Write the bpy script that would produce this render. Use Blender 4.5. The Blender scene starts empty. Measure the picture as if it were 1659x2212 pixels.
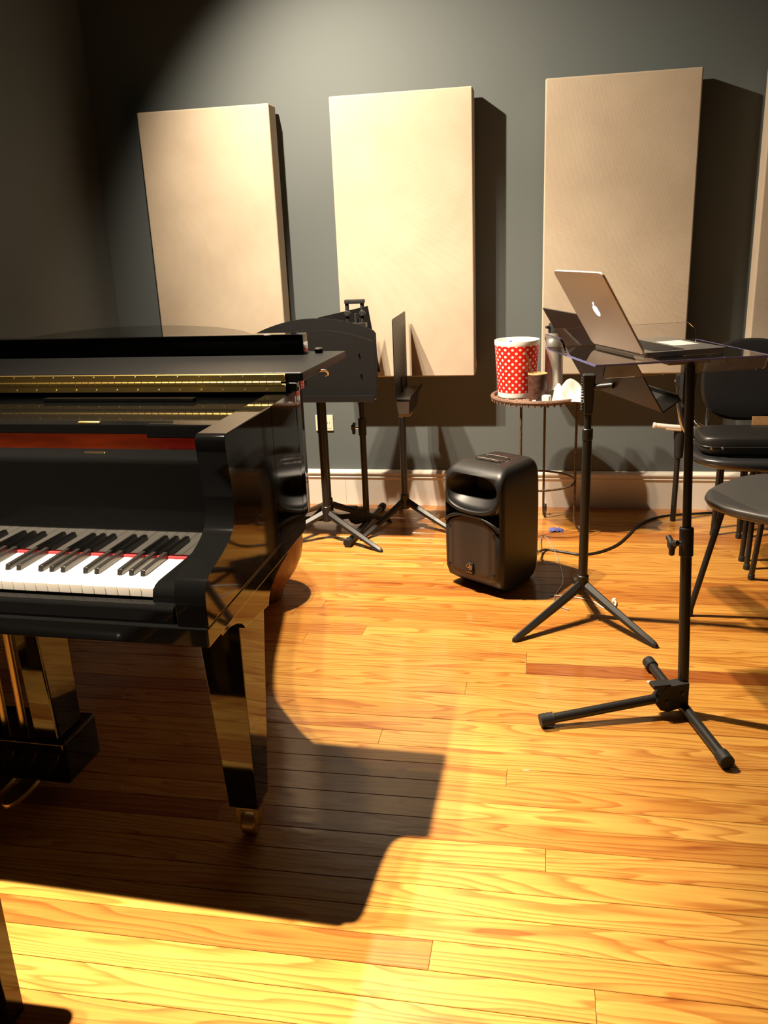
import bpy, bmesh, math, random
from mathutils import Vector, Matrix
random.seed(7)
PI = math.pi
scn = bpy.context.scene
C = scn.collection

# ------------------------------------------------------------------ camera
CAM_H = 1.27
_y, _p, _r = math.radians(11.0), math.radians(17.5), math.radians(2.4)
_fw = Vector((-math.sin(_y)*math.cos(_p), math.cos(_y)*math.cos(_p), -math.sin(_p)))
_rt0 = Vector((math.cos(_y), math.sin(_y), 0)); _up0 = _rt0.cross(_fw)
_R = math.cos(_r)*_rt0 - math.sin(_r)*_up0
_U = math.sin(_r)*_rt0 + math.cos(_r)*_up0
cd = bpy.data.cameras.new('camera'); cam = bpy.data.objects.new('camera', cd); C.objects.link(cam)
cd.sensor_fit = 'VERTICAL'; cd.sensor_height = 24.0; cd.lens = 1840/2212*24.0
cd.clip_start = 0.02
M = Matrix((( _R.x, _U.x, -_fw.x, 0), (_R.y, _U.y, -_fw.y, 0), (_R.z, _U.z, -_fw.z, CAM_H), (0, 0, 0, 1)))
cam.matrix_world = M
scn.camera = cam

# ------------------------------------------------------------------ world, lights, exposure
w = bpy.data.worlds.new('world'); scn.world = w; w.use_nodes = True
w.node_tree.nodes['Background'].inputs[0].default_value = (1.0, 0.85, 0.68, 1)
w.node_tree.nodes['Background'].inputs[1].default_value = 0.0
scn.view_settings.view_transform = 'Standard'; scn.view_settings.look = 'None'
scn.view_settings.gamma = 1.0; scn.view_settings.exposure = 0.35
scn.view_settings.use_curve_mapping = False

def spot(name, loc, target, energy, angle, blend, color=(1, 0.79, 0.55), radius=0.02):
    l = bpy.data.lights.new(name, 'SPOT'); l.energy = energy; l.spot_size = math.radians(angle)
    l.spot_blend = blend; l.color = color; l.shadow_soft_size = radius
    o = bpy.data.objects.new(name, l); C.objects.link(o); o.location = loc
    o.rotation_euler = (Vector(target)-Vector(loc)).to_track_quat('-Z', 'Y').to_euler()
    return o
WARM = (1, 0.83, 0.62)
# track lamps over the keyboard (pair)
spot('track_spot_keyboard_offscreen', (-1.167, 1.115, 2.70), (-0.86, 1.12, 0.0), 860, 58, 1.0, WARM)
spot('track_spot_keyboard_b_offscreen', (-1.28, 1.105, 2.70), (-0.86, 1.12, 0.0), 290, 58, 1.0, WARM)
# track lamps over the piano tail: two on the floor, one washing the back wall
spot('track_spot_floor_offscreen', (-1.057, 2.865, 2.80), (-0.42, 2.80, 0.0), 430, 92, 1.0, WARM)
spot('track_spot_floor_b_offscreen', (-1.17, 2.865, 2.80), (-0.42, 2.80, 0.0), 165, 92, 1.0, WARM)
spot('track_spot_wall_offscreen', (-1.33, 2.95, 2.62), (-0.30, 4.05, 0.72), 340, 112, 1.0, WARM)

# ------------------------------------------------------------------ materials
def mat(name, col, rough=0.5, metal=0.0, spec=0.5, coat=0.0, trans=0.0, ior=1.45, emit=None, es=0.0):
    m = bpy.data.materials.new(name); m.use_nodes = True
    b = m.node_tree.nodes['Principled BSDF']
    b.inputs['Base Color'].default_value = (*col, 1); b.inputs['Roughness'].default_value = rough
    b.inputs['Metallic'].default_value = metal; b.inputs['Specular IOR Level'].default_value = spec
    b.inputs['Coat Weight'].default_value = coat; b.inputs['Coat Roughness'].default_value = 0.03
    b.inputs['Transmission Weight'].default_value = trans; b.inputs['IOR'].default_value = ior
    if emit:
        b.inputs['Emission Color'].default_value = (*emit, 1); b.inputs['Emission Strength'].default_value = es
    return m
def N(m, t, **kw):
    n = m.node_tree.nodes.new(t)
    for k, v in kw.items(): setattr(n, k, v)
    return n
def L(m, a, b): m.node_tree.links.new(a, b)
def bsdf(m): return m.node_tree.nodes['Principled BSDF']
def noise_bump(m, scale=200.0, strength=0.1, dist=0.001, detail=2.0, stretch=None):
    tc = N(m, 'ShaderNodeTexCoord'); n = N(m, 'ShaderNodeTexNoise'); b = N(m, 'ShaderNodeBump')
    n.inputs['Scale'].default_value = scale; n.inputs['Detail'].default_value = detail
    b.inputs['Strength'].default_value = strength; b.inputs['Distance'].default_value = dist
    src = tc.outputs['Object']
    if stretch:
        mp = N(m, 'ShaderNodeMapping'); mp.inputs['Scale'].default_value = stretch
        L(m, src, mp.inputs['Vector']); src = mp.outputs['Vector']
    L(m, src, n.inputs['Vector']); L(m, n.outputs['Fac'], b.inputs['Height'])
    L(m, b.outputs['Normal'], bsdf(m).inputs['Normal'])
    return n
def noise_tint(m, c1, c2, scale, detail=4.0, lo=0.35, hi=0.65, stretch=None):
    tc = N(m, 'ShaderNodeTexCoord'); n = N(m, 'ShaderNodeTexNoise'); r = N(m, 'ShaderNodeValToRGB')
    n.inputs['Scale'].default_value = scale; n.inputs['Detail'].default_value = detail
    r.color_ramp.elements[0].position = lo; r.color_ramp.elements[1].position = hi
    r.color_ramp.elements[0].color = (*c1, 1); r.color_ramp.elements[1].color = (*c2, 1)
    src = tc.outputs['Object']
    if stretch:
        mp = N(m, 'ShaderNodeMapping'); mp.inputs['Scale'].default_value = stretch
        L(m, src, mp.inputs['Vector']); src = mp.outputs['Vector']
    L(m, src, n.inputs['Vector']); L(m, n.outputs['Fac'], r.inputs['Fac'])
    L(m, r.outputs['Color'], bsdf(m).inputs['Base Color'])

MT = {}
MT['wall'] = mat('wall_paint_slate', (0.118, 0.136, 0.138), 0.6, spec=0.25); noise_bump(MT['wall'], 260, 0.06, 0.001)
MT['ceiling'] = mat('ceiling_paint', (0.05, 0.048, 0.045), 0.8)
MT['trim'] = mat('baseboard_paint', (0.78, 0.72, 0.63), 0.35); noise_bump(MT['trim'], 60, 0.04, 0.001)
MT['piano'] = mat('piano_polish_black', (0.003, 0.003, 0.003), 0.045, spec=0.5); noise_bump(MT['piano'], 2.5, 0.004, 0.0006, 0.0)
MT['satin'] = mat('piano_satin_black', (0.005, 0.005, 0.005), 0.38, spec=0.22); noise_bump(MT['satin'], 350, 0.15, 0.0005)
MT['ivory'] = mat('key_white', (0.80, 0.76, 0.68), 0.22); noise_tint(MT['ivory'], (0.78, 0.74, 0.66), (0.84, 0.80, 0.72), 30)
MT['keywood'] = mat('key_wood', (0.62, 0.44, 0.24), 0.5)
MT['ebony'] = mat('key_black', (0.012, 0.011, 0.010), 0.28); noise_bump(MT['ebony'], 300, 0.05, 0.0004)
MT['felt'] = mat('red_felt', (0.38, 0.012, 0.015), 0.95); noise_bump(MT['felt'], 900, 0.4, 0.0006)
MT['redwood'] = mat('red_brown_lacquer', (0.22, 0.06, 0.018), 0.3); noise_tint(MT['redwood'], (0.15, 0.04, 0.012), (0.28, 0.08, 0.022), 7, stretch=(1, 6, 6))
MT['brass'] = mat('polished_brass', (0.90, 0.66, 0.22), 0.30, 1.0); noise_bump(MT['brass'], 40, 0.05, 0.0008, stretch=(1, 20, 20))
MT['brass_dark'] = mat('aged_brass', (0.55, 0.43, 0.22), 0.40, 0.9); noise_bump(MT['brass_dark'], 120, 0.08, 0.0006)
MT['chrome'] = mat('bright_steel', (0.75, 0.74, 0.72), 0.18, 1.0); noise_bump(MT['chrome'], 90, 0.02, 0.0004)
MT['silver'] = mat('silver_plate', (0.86, 0.83, 0.78), 0.35, 0.35); noise_bump(MT['silver'], 90, 0.02, 0.0004)
MT['steel'] = mat('brushed_steel', (0.66, 0.63, 0.59), 0.36, 0.75); noise_bump(MT['steel'], 160, 0.06, 0.0004, stretch=(1, 1, 0.03))
MT['stand'] = mat('stand_black_enamel', (0.016, 0.015, 0.014), 0.38, spec=0.5); noise_bump(MT['stand'], 500, 0.08, 0.0004)
MT['desk'] = mat('stand_desk_black', (0.011, 0.0108, 0.0105), 0.42, spec=0.42); noise_bump(MT['desk'], 600, 0.08, 0.0004)
MT['rubber'] = mat('black_rubber', (0.012, 0.012, 0.012), 0.6); noise_bump(MT['rubber'], 300, 0.1, 0.0005)
MT['cabinet'] = mat('speaker_plastic', (0.012, 0.0115, 0.011), 0.42, spec=0.42); noise_bump(MT['cabinet'], 700, 0.12, 0.0004)
MT['void'] = mat('speaker_port_dark', (0.004, 0.004, 0.004), 0.7); noise_bump(MT['void'], 100, 0.05, 0.0005)
MT['badge'] = mat('badge_metal', (0.62, 0.48, 0.34), 0.3, 1.0); noise_bump(MT['badge'], 200, 0.03, 0.0003)
MT['iron'] = mat('wrought_iron_brown', (0.10, 0.065, 0.04), 0.55, 0.3); noise_tint(MT['iron'], (0.05, 0.032, 0.02), (0.17, 0.115, 0.07), 120); 
MT['wicker'] = mat('wicker_brown', (0.16, 0.085, 0.055), 0.6); noise_tint(MT['wicker'], (0.09, 0.045, 0.03), (0.24, 0.14, 0.095), 160)
MT['white'] = mat('white_plastic', (0.80, 0.77, 0.72), 0.4); noise_bump(MT['white'], 200, 0.03, 0.0004)
MT['plate'] = mat('outlet_ivory_plastic', (0.80, 0.72, 0.56), 0.35); noise_bump(MT['plate'], 200, 0.02, 0.0004)
MT['cloth'] = mat('white_cloth', (0.84, 0.80, 0.73), 0.9); noise_bump(MT['cloth'], 420, 0.5, 0.0012, stretch=(1, 1, 3))
MT['gourd'] = mat('mate_leather_brown', (0.075, 0.032, 0.022), 0.5); noise_tint(MT['gourd'], (0.05, 0.02, 0.015), (0.10, 0.045, 0.03), 60)
MT['tan'] = mat('tan_rim', (0.45, 0.30, 0.14), 0.6); noise_tint(MT['tan'], (0.38, 0.24, 0.10), (0.50, 0.34, 0.17), 50)
MT['alu'] = mat('laptop_aluminium', (0.82, 0.80, 0.77), 0.30, 0.2); noise_bump(MT['alu'], 900, 0.03, 0.0002)
MT['alumid'] = mat('laptop_palmrest', (0.46, 0.45, 0.43), 0.35, 0.9); noise_bump(MT['alumid'], 900, 0.03, 0.0002)
MT['keys'] = mat('laptop_keys', (0.012, 0.012, 0.013), 0.45); noise_bump(MT['keys'], 400, 0.05, 0.0003)
MT['screen'] = mat('laptop_screen', (0.02, 0.02, 0.02), 0.08, emit=(0.75, 0.8, 1.0), es=0.6)
MT['logo'] = mat('laptop_logo_backlit', (0.9, 0.9, 0.95), 0.3, emit=(0.86, 0.90, 1.0), es=2.2)
MT['acrylic'] = mat('clear_acrylic', (0.96, 0.965, 0.98), 0.015, trans=1.0, ior=1.49)
MT['acrylic_edge'] = mat('acrylic_cut_edge', (0.30, 0.30, 0.62), 0.15, trans=0.35, ior=1.49)
MT['seat'] = mat('chair_grey_plastic', (0.055, 0.053, 0.050), 0.42); noise_bump(MT['seat'], 420, 0.25, 0.0006)
MT['seat2'] = mat('chair_black_vinyl', (0.020, 0.020, 0.021), 0.30); noise_bump(MT['seat2'], 300, 0.1, 0.0005)
MT['case'] = mat('black_soft_case', (0.012, 0.0115, 0.011), 0.42); noise_bump(MT['case'], 500, 0.3, 0.0007)
MT['drum'] = mat('brown_wood_shell', (0.20, 0.085, 0.028), 0.35); noise_tint(MT['drum'], (0.15, 0.06, 0.02), (0.26, 0.12, 0.04), 9, stretch=(6, 6, 1))
MT['skin'] = mat('drum_skin', (0.55, 0.45, 0.32), 0.7); noise_tint(MT['skin'], (0.48, 0.38, 0.26), (0.6, 0.5, 0.36), 20)
MT['benchwood'] = mat('bench_dark_lacquer', (0.012, 0.008, 0.006), 0.10, spec=0.5); noise_bump(MT['benchwood'], 12, 0.01, 0.001)
MT['blue'] = mat('blue_plastic_film', (0.07, 0.075, 0.30), 0.3); noise_tint(MT['blue'], (0.05, 0.05, 0.25), (0.16, 0.17, 0.42), 160)
MT['bluetag'] = mat('blue_tag', (0.02, 0.03, 0.40), 0.4); noise_bump(MT['bluetag'], 200, 0.1, 0.0005)
MT['redplastic'] = mat('red_plastic', (0.62, 0.02, 0.012), 0.35); noise_bump(MT['redplastic'], 200, 0.02, 0.0004)
MT['paper'] = mat('tan_card', (0.50, 0.27, 0.11), 0.8); noise_tint(MT['paper'], (0.44, 0.23, 0.09), (0.54, 0.30, 0.13), 40)
MT['cable'] = mat('black_cable', (0.012, 0.011, 0.010), 0.45); noise_bump(MT['cable'], 300, 0.05, 0.0004)
MT['subfloor'] = mat('subfloor_wood', (0.14, 0.065, 0.022), 0.8); noise_bump(MT['subfloor'], 30, 0.1, 0.001)

def fabric():
    m = mat('panel_burlap_beige', (0.56, 0.44, 0.31), 0.92, spec=0.15)
    tc = N(m, 'ShaderNodeTexCoord')
    w1 = N(m, 'ShaderNodeTexWave', bands_direction='X'); w2 = N(m, 'ShaderNodeTexWave', bands_direction='Z')
    for q in (w1, w2):
        q.inputs['Scale'].default_value = 150; q.inputs['Distortion'].default_value = 2.0
        q.inputs['Detail'].default_value = 2; q.inputs['Detail Scale'].default_value = 1.2
        L(m, tc.outputs['Object'], q.inputs['Vector'])
    mx = N(m, 'ShaderNodeMath', operation='ADD'); L(m, w1.outputs['Fac'], mx.inputs[0]); L(m, w2.outputs['Fac'], mx.inputs[1])
    b = N(m, 'ShaderNodeBump'); b.inputs['Strength'].default_value = 0.35; b.inputs['Distance'].default_value = 0.001
    L(m, mx.outputs[0], b.inputs['Height']); L(m, b.outputs['Normal'], bsdf(m).inputs['Normal'])
    n = N(m, 'ShaderNodeTexNoise'); n.inputs['Scale'].default_value = 5; n.inputs['Detail'].default_value = 6
    L(m, tc.outputs['Object'], n.inputs['Vector'])
    ad = N(m, 'ShaderNodeMath', operation='MULTIPLY_ADD'); ad.inputs[1].default_value = 0.10; L(m, mx.outputs[0], ad.inputs[0]); L(m, n.outputs['Fac'], ad.inputs[2])
    r = N(m, 'ShaderNodeValToRGB'); r.color_ramp.elements[0].position = 0.35; r.color_ramp.elements[1].position = 0.85
    r.color_ramp.elements[0].color = (0.47, 0.385, 0.29, 1); r.color_ramp.elements[1].color = (0.56, 0.47, 0.36, 1)
    L(m, ad.outputs[0], r.inputs['Fac']); L(m, r.outputs['Color'], bsdf(m).inputs['Base Color'])
    return m
MT['fabric'] = fabric()

def wood_floor():
    m = mat('floor_pine_varnish', (0.5, 0.25, 0.08), 0.40, spec=0.45, coat=0.8)
    bsdf(m).inputs['Coat Roughness'].default_value = 0.12
    geo = N(m, 'ShaderNodeNewGeometry'); oi = N(m, 'ShaderNodeObjectInfo')
    off = N(m, 'ShaderNodeVectorMath', operation='SCALE'); off.inputs[0].default_value = (37.0, 91.0, 53.0)
    L(m, oi.outputs['Random'], off.inputs['Scale'])
    add = N(m, 'ShaderNodeVectorMath', operation='ADD'); L(m, geo.outputs['Position'], add.inputs[0]); L(m, off.outputs[0], add.inputs[1])
    def mapping(sc):
        q = N(m, 'ShaderNodeMapping'); q.inputs['Scale'].default_value = sc; L(m, add.outputs[0], q.inputs['Vector']); return q.outputs['Vector']
    # large figure field: iso-lines of a stretched noise give flame grain
    n1 = N(m, 'ShaderNodeTexNoise'); n1.inputs['Scale'].default_value = 1.0; n1.inputs['Detail'].default_value = 2.5; n1.inputs['Roughness'].default_value = 0.45
    L(m, mapping((1.1, 10.0, 1.0)), n1.inputs['Vector'])
    mul = N(m, 'ShaderNodeMath', operation='MULTIPLY'); mul.inputs[1].default_value = 13.0; L(m, n1.outputs['Fac'], mul.inputs[0])
    sep = N(m, 'ShaderNodeSeparateXYZ'); L(m, geo.outputs['Position'], sep.inputs[0])
    yy = N(m, 'ShaderNodeMath', operation='MULTIPLY'); yy.inputs[1].default_value = 46.0; L(m, sep.outputs['Y'], yy.inputs[0])
    sm = N(m, 'ShaderNodeMath', operation='ADD'); L(m, mul.outputs[0], sm.inputs[0]); L(m, yy.outputs[0], sm.inputs[1])
    fr = N(m, 'ShaderNodeMath', operation='FRACT'); L(m, sm.outputs[0], fr.inputs[0])
    ring = N(m, 'ShaderNodeValToRGB'); e = ring.color_ramp.elements
    e[0].position = 0.0; e[0].color = (0, 0, 0, 1); e[1].position = 1.0; e[1].color = (0.1, 0.1, 0.1, 1)
    q = e.new(0.55); q.color = (0.25, 0.25, 0.25, 1); q = e.new(0.90); q.color = (1, 1, 1, 1)
    L(m, fr.outputs[0], ring.inputs['Fac'])
    # fine fibres
    n2 = N(m, 'ShaderNodeTexNoise'); n2.inputs['Scale'].default_value = 1.0; n2.inputs['Detail'].default_value = 5
    L(m, mapping((5.0, 260.0, 60.0)), n2.inputs['Vector'])
    # blotches / heartwood
    n3 = N(m, 'ShaderNodeTexNoise'); n3.inputs['Scale'].default_value = 1.0; n3.inputs['Detail'].default_value = 4; n3.inputs['Distortion'].default_value = 0.6
    L(m, mapping((1.7, 14.0, 1.0)), n3.inputs['Vector'])
    blot = N(m, 'ShaderNodeValToRGB'); blot.color_ramp.elements[0].position = 0.56; blot.color_ramp.elements[1].position = 0.70
    L(m, n3.outputs['Fac'], blot.inputs['Fac'])
    # board tone
    rmp = N(m, 'ShaderNodeValToRGB'); e = rmp.color_ramp.elements
    e[0].position = 0.0; e[0].color = (0.36, 0.115, 0.020, 1); e[1].position = 1.0; e[1].color = (0.66, 0.36, 0.075, 1)
    q = e.new(0.12); q.color = (0.50, 0.215, 0.036, 1); q = e.new(0.5); q.color = (0.60, 0.30, 0.055, 1)
    L(m, oi.outputs['Random'], rmp.inputs['Fac'])
    dk = N(m, 'ShaderNodeMixRGB', blend_type='MULTIPLY'); dk.inputs['Color2'].default_value = (0.62, 0.40, 0.24, 1)
    rf = N(m, 'ShaderNodeMath', operation='MULTIPLY'); rf.inputs[1].default_value = 0.85; L(m, ring.outputs['Color'], rf.inputs[0])
    L(m, rf.outputs[0], dk.inputs['Fac']); L(m, rmp.outputs['Color'], dk.inputs['Color1'])
    b2 = N(m, 'ShaderNodeMixRGB', blend_type='MULTIPLY'); b2.inputs['Color2'].default_value = (0.62, 0.36, 0.20, 1)
    bf = N(m, 'ShaderNodeMath', operation='MULTIPLY'); bf.inputs[1].default_value = 0.75; L(m, blot.outputs['Color'], bf.inputs[0])
    L(m, bf.outputs[0], b2.inputs['Fac']); L(m, dk.outputs['Color'], b2.inputs['Color1'])
    ff = N(m, 'ShaderNodeMixRGB', blend_type='MULTIPLY'); ff.inputs['Fac'].default_value = 0.45
    fr2 = N(m, 'ShaderNodeValToRGB'); fr2.color_ramp.elements[0].position = 0.30; fr2.color_ramp.elements[1].position = 0.62
    fr2.color_ramp.elements[0].color = (0.66, 0.55, 0.45, 1); fr2.color_ramp.elements[1].color = (1, 1, 1, 1)
    L(m, n2.outputs['Fac'], fr2.inputs['Fac']); L(m, b2.outputs['Color'], ff.inputs['Color1']); L(m, fr2.outputs['Color'], ff.inputs['Color2'])
    L(m, ff.outputs['Color'], bsdf(m).inputs['Base Color'])
    # varnish undulation + grain relief
    n4 = N(m, 'ShaderNodeTexNoise'); n4.inputs['Scale'].default_value = 1.0; n4.inputs['Detail'].default_value = 3
    L(m, mapping((6.0, 22.0, 6.0)), n4.inputs['Vector'])
    hs = N(m, 'ShaderNodeMath', operation='MULTIPLY_ADD'); hs.inputs[1].default_value = 0.12
    L(m, fr.outputs[0], hs.inputs[0]); L(m, n4.outputs['Fac'], hs.inputs[2])
    bp = N(m, 'ShaderNodeBump'); bp.inputs['Strength'].default_value = 0.22; bp.inputs['Distance'].default_value = 0.004
    L(m, hs.outputs[0], bp.inputs['Height']); L(m, bp.outputs['Normal'], bsdf(m).inputs['Normal'])
    L(m, bp.outputs['Normal'], bsdf(m).inputs['Coat Normal'])
    return m
MT['wood'] = wood_floor()

def grille_mat():
    m = mat('speaker_grille_perforated', (0.03, 0.026, 0.024), 0.45, 0.4)
    tc = N(m, 'ShaderNodeTexCoord'); mp = N(m, 'ShaderNodeMapping'); mp.inputs['Rotation'].default_value = (0, math.radians(45), 0)
    L(m, tc.outputs['Object'], mp.inputs['Vector'])
    v = N(m, 'ShaderNodeTexVoronoi'); v.inputs['Scale'].default_value = 300; v.inputs['Randomness'].default_value = 0.0
    L(m, mp.outputs['Vector'], v.inputs['Vector'])
    r = N(m, 'ShaderNodeValToRGB'); r.color_ramp.elements[0].position = 0.28; r.color_ramp.elements[1].position = 0.40
    r.color_ramp.elements[0].color = (0.003, 0.003, 0.003, 1); r.color_ramp.elements[1].color = (0.06, 0.052, 0.047, 1)
    L(m, v.outputs['Distance'], r.inputs['Fac']); L(m, r.outputs['Color'], bsdf(m).inputs['Base Color'])
    b = N(m, 'ShaderNodeBump'); b.inputs['Strength'].default_value = 0.5; b.inputs['Distance'].default_value = 0.001
    L(m, r.outputs['Color'], b.inputs['Height']); L(m, b.outputs['Normal'], bsdf(m).inputs['Normal'])
    return m
MT['grille'] = grille_mat()

def polka():
    m = mat('red_white_polka_print', (0.75, 0.03, 0.015), 0.30, coat=0.2)
    tc = N(m, 'ShaderNodeTexCoord'); s = N(m, 'ShaderNodeSeparateXYZ'); L(m, tc.outputs['Object'], s.inputs[0])
    a = N(m, 'ShaderNodeMath', operation='ARCTAN2'); L(m, s.outputs['Y'], a.inputs[0]); L(m, s.outputs['X'], a.inputs[1])
    def mth(op, x, y):
        q = N(m, 'ShaderNodeMath', operation=op)
        for i, t in enumerate((x, y)):
            if t is None: continue
            if isinstance(t, (int, float)): q.inputs[i].default_value = t
            else: L(m, t, q.inputs[i])
        return q.outputs[0]
    U = mth('MULTIPLY', a.outputs[0], 18/(2*PI)); V = mth('DIVIDE', s.outputs['Z'], 0.0296)
    def dots(du, dv):
        x = mth('SUBTRACT', mth('FRACT', mth('ADD', U, du+100), None), 0.5)
        y = mth('SUBTRACT', mth('FRACT', mth('ADD', V, dv+100), None), 0.5)
        d = mth('ADD', mth('MULTIPLY', x, x), mth('MULTIPLY', y, y))
        return mth('LESS_THAN', d, 0.030)
    f = mth('MAXIMUM', dots(0, 0), dots(0.5, 0.5))
    mx = N(m, 'ShaderNodeMixRGB'); mx.inputs['Color1'].default_value = (0.72, 0.022, 0.012, 1); mx.inputs['Color2'].default_value = (0.86, 0.80, 0.72, 1)
    L(m, f, mx.inputs['Fac']); L(m, mx.outputs['Color'], bsdf(m).inputs['Base Color'])
    return m
MT['polka'] = polka()

# ------------------------------------------------------------------ mesh helpers
def bm_new(): return bmesh.new()
def _bevel(bm, verts, off, seg=2):
    vs = set(verts); es = [e for e in bm.edges if e.verts[0] in vs and e.verts[1] in vs]
    bmesh.ops.bevel(bm, geom=es, offset=off, segments=seg, affect='EDGES', profile=0.5, clamp_overlap=True)
def box(bm, x0, x1, y0, y1, z0, z1, bev=0.0, seg=2, M=None):
    vs = [bm.verts.new((x, y, z)) for x in (x0, x1) for y in (y0, y1) for z in (z0, z1)]
    for f in ((0, 1, 3, 2), (4, 6, 7, 5), (0, 4, 5, 1), (2, 3, 7, 6), (0, 2, 6, 4), (1, 5, 7, 3)): bm.faces.new([vs[i] for i in f])
    if M is not None:
        for v in vs: v.co = M @ v.co
    if bev: _bevel(bm, vs, bev, seg)
def hexa(bm, bot, top, bev=0.0, seg=2):      # two quads of four points
    b = [bm.verts.new(p) for p in bot]; t = [bm.verts.new(p) for p in top]
    bm.faces.new(b[::-1]); bm.faces.new(t)
    for i in range(4):
        j = (i+1) % 4; bm.faces.new((b[i], b[j], t[j], t[i]))
    if bev: _bevel(bm, b+t, bev, seg)
def prism(bm, poly, axis, a0, a1, bev=0.0, seg=2):
    def P(p, a):
        return {'x': (a, p[0], p[1]), 'y': (p[0], a, p[1]), 'z': (p[0], p[1], a)}[axis]
    A = [bm.verts.new(P(p, a0)) for p in poly]; B = [bm.verts.new(P(p, a1)) for p in poly]
    bm.faces.new(A[::-1]); bm.faces.new(B); n = len(poly)
    for i in range(n): bm.faces.new((A[i], A[(i+1) % n], B[(i+1) % n], B[i]))
    if bev:
        sa, sb = set(A), set(B)
        es = [e for e in bm.edges if (e.verts[0] in sa and e.verts[1] in sa) or (e.verts[0] in sb and e.verts[1] in sb)]
        bmesh.ops.bevel(bm, geom=es, offset=bev, segments=seg, affect='EDGES', profile=0.5, clamp_overlap=True)
def _frame(d):
    d = d.normalized(); a = Vector((0, 0, 1)) if abs(d.z) < 0.95 else Vector((1, 0, 0))
    x = a.cross(d).normalized(); return x, d.cross(x)
def ring(bm, c, x, y, r, seg): return [bm.verts.new(c+r*(math.cos(2*PI*i/seg)*x+math.sin(2*PI*i/seg)*y)) for i in range(seg)]
def skin(bm, rings, cap=True, closed=False):
    n = len(rings[0]); K = len(rings)
    for k in range(K if closed else K-1):
        a, b = rings[k], rings[(k+1) % K]
        for i in range(n): bm.faces.new((a[i], a[(i+1) % n], b[(i+1) % n], b[i]))
    if cap and not closed: bm.faces.new(rings[0][::-1]); bm.faces.new(rings[-1])
def cyl(bm, p0, p1, r0, r1=None, seg=14, bev=0.0):
    p0, p1 = Vector(p0), Vector(p1); x, y = _frame(p1-p0); r1 = r0 if r1 is None else r1
    if bev:
        d = (p1-p0).normalized()
        rs = [ring(bm, p0, x, y, r0-bev, seg), ring(bm, p0+d*bev, x, y, r0, seg), ring(bm, p1-d*bev, x, y, r1, seg), ring(bm, p1, x, y, r1-bev, seg)]
    else: rs = [ring(bm, p0, x, y, r0, seg), ring(bm, p1, x, y, r1, seg)]
    skin(bm, rs)
def spline(pts, n=6, closed=False):
    P = [Vector(p) for p in pts]; out = []; K = len(P)
    for i in range(K if closed else K-1):
        g = (lambda k: P[k % K]) if closed else (lambda k: P[max(0, min(K-1, k))])
        p0, p1, p2, p3 = g(i-1), g(i), g(i+1), g(i+2)
        for j in range(n):
            t = j/n
            out.append(0.5*((2*p1)+(-p0+p2)*t+(2*p0-5*p1+4*p2-p3)*t*t+(-p0+3*p1-3*p2+p3)*t**3))
    if not closed: out.append(P[-1].copy())
    return out
def tube(bm, pts, r, seg=8, closed=False):
    P = [Vector(p) for p in pts]; K = len(P); rs = []
    T = []
    for i in range(K):
        a = P[(i-1) % K] if closed else P[max(0, i-1)]; b = P[(i+1) % K] if closed else P[min(K-1, i+1)]
        T.append((b-a).normalized())
    x, y = _frame(T[0])
    for i in range(K):
        if i:
            q = T[i-1].rotation_difference(T[i]); x = q @ x; y = q @ y
        rs.append(ring(bm, P[i], x, y, r[i] if isinstance(r, (list, tuple)) else r, seg))
    skin(bm, rs, cap=not closed, closed=closed)
def lathe(bm, prof, seg=28, c=(0, 0, 0), squash=(1, 1)):
    c = Vector(c); rs = []
    for r, z in prof:
        rs.append([bm.verts.new(c+Vector((r*squash[0]*math.cos(2*PI*i/seg), r*squash[1]*math.sin(2*PI*i/seg), z))) for i in range(seg)])
    skin(bm, rs)
def superpts(hx, hy, n=4.0, seg=32):
    out = []
    for i in range(seg):
        t = 2*PI*i/seg; c, s = math.cos(t), math.sin(t)
        out.append((hx*math.copysign(abs(c)**(2/n), c), hy*math.copysign(abs(s)**(2/n), s)))
    return out
def build(name, bm, m, parent=None, ang=40, stuff=False, wn=True):
    bmesh.ops.recalc_face_normals(bm, faces=bm.faces)
    me = bpy.data.meshes.new(name); bm.to_mesh(me); bm.free()
    for p in me.polygons: p.use_smooth = True
    me.set_sharp_from_angle(angle=math.radians(ang))
    me.materials.append(MT[m] if isinstance(m, str) else m)
    o = bpy.data.objects.new(name, me); C.objects.link(o)
    if wn:
        q = o.modifiers.new('weighted_normal', 'WEIGHTED_NORMAL'); q.keep_sharp = True; q.weight = 100
    if parent is not None: o.parent = parent
    if stuff: o['kind'] = 'stuff'
    return o
def tag(o, label, cat, group=None):
    o['label'] = label; o['category'] = cat
    if group: o['group'] = group
    return o
def thing(name, label, cat, loc=(0, 0, 0), rotz=0.0, group=None):
    o = bpy.data.objects.new(name, None); C.objects.link(o); o.location = loc; o.rotation_euler = (0, 0, rotz)
    o.empty_display_size = 0.05
    return tag(o, label, cat, group)
def struct(o): o['kind'] = 'structure'; return o
def twin(o, parent, loc=None):
    c = o.copy(); C.objects.link(c); c.parent = parent
    if loc is not None: c.location = loc
    return c
def one(name, m, parent, f, *a, **k):
    bm = bm_new(); f(bm, *a, **k); return build(name, bm, m, parent)

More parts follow.
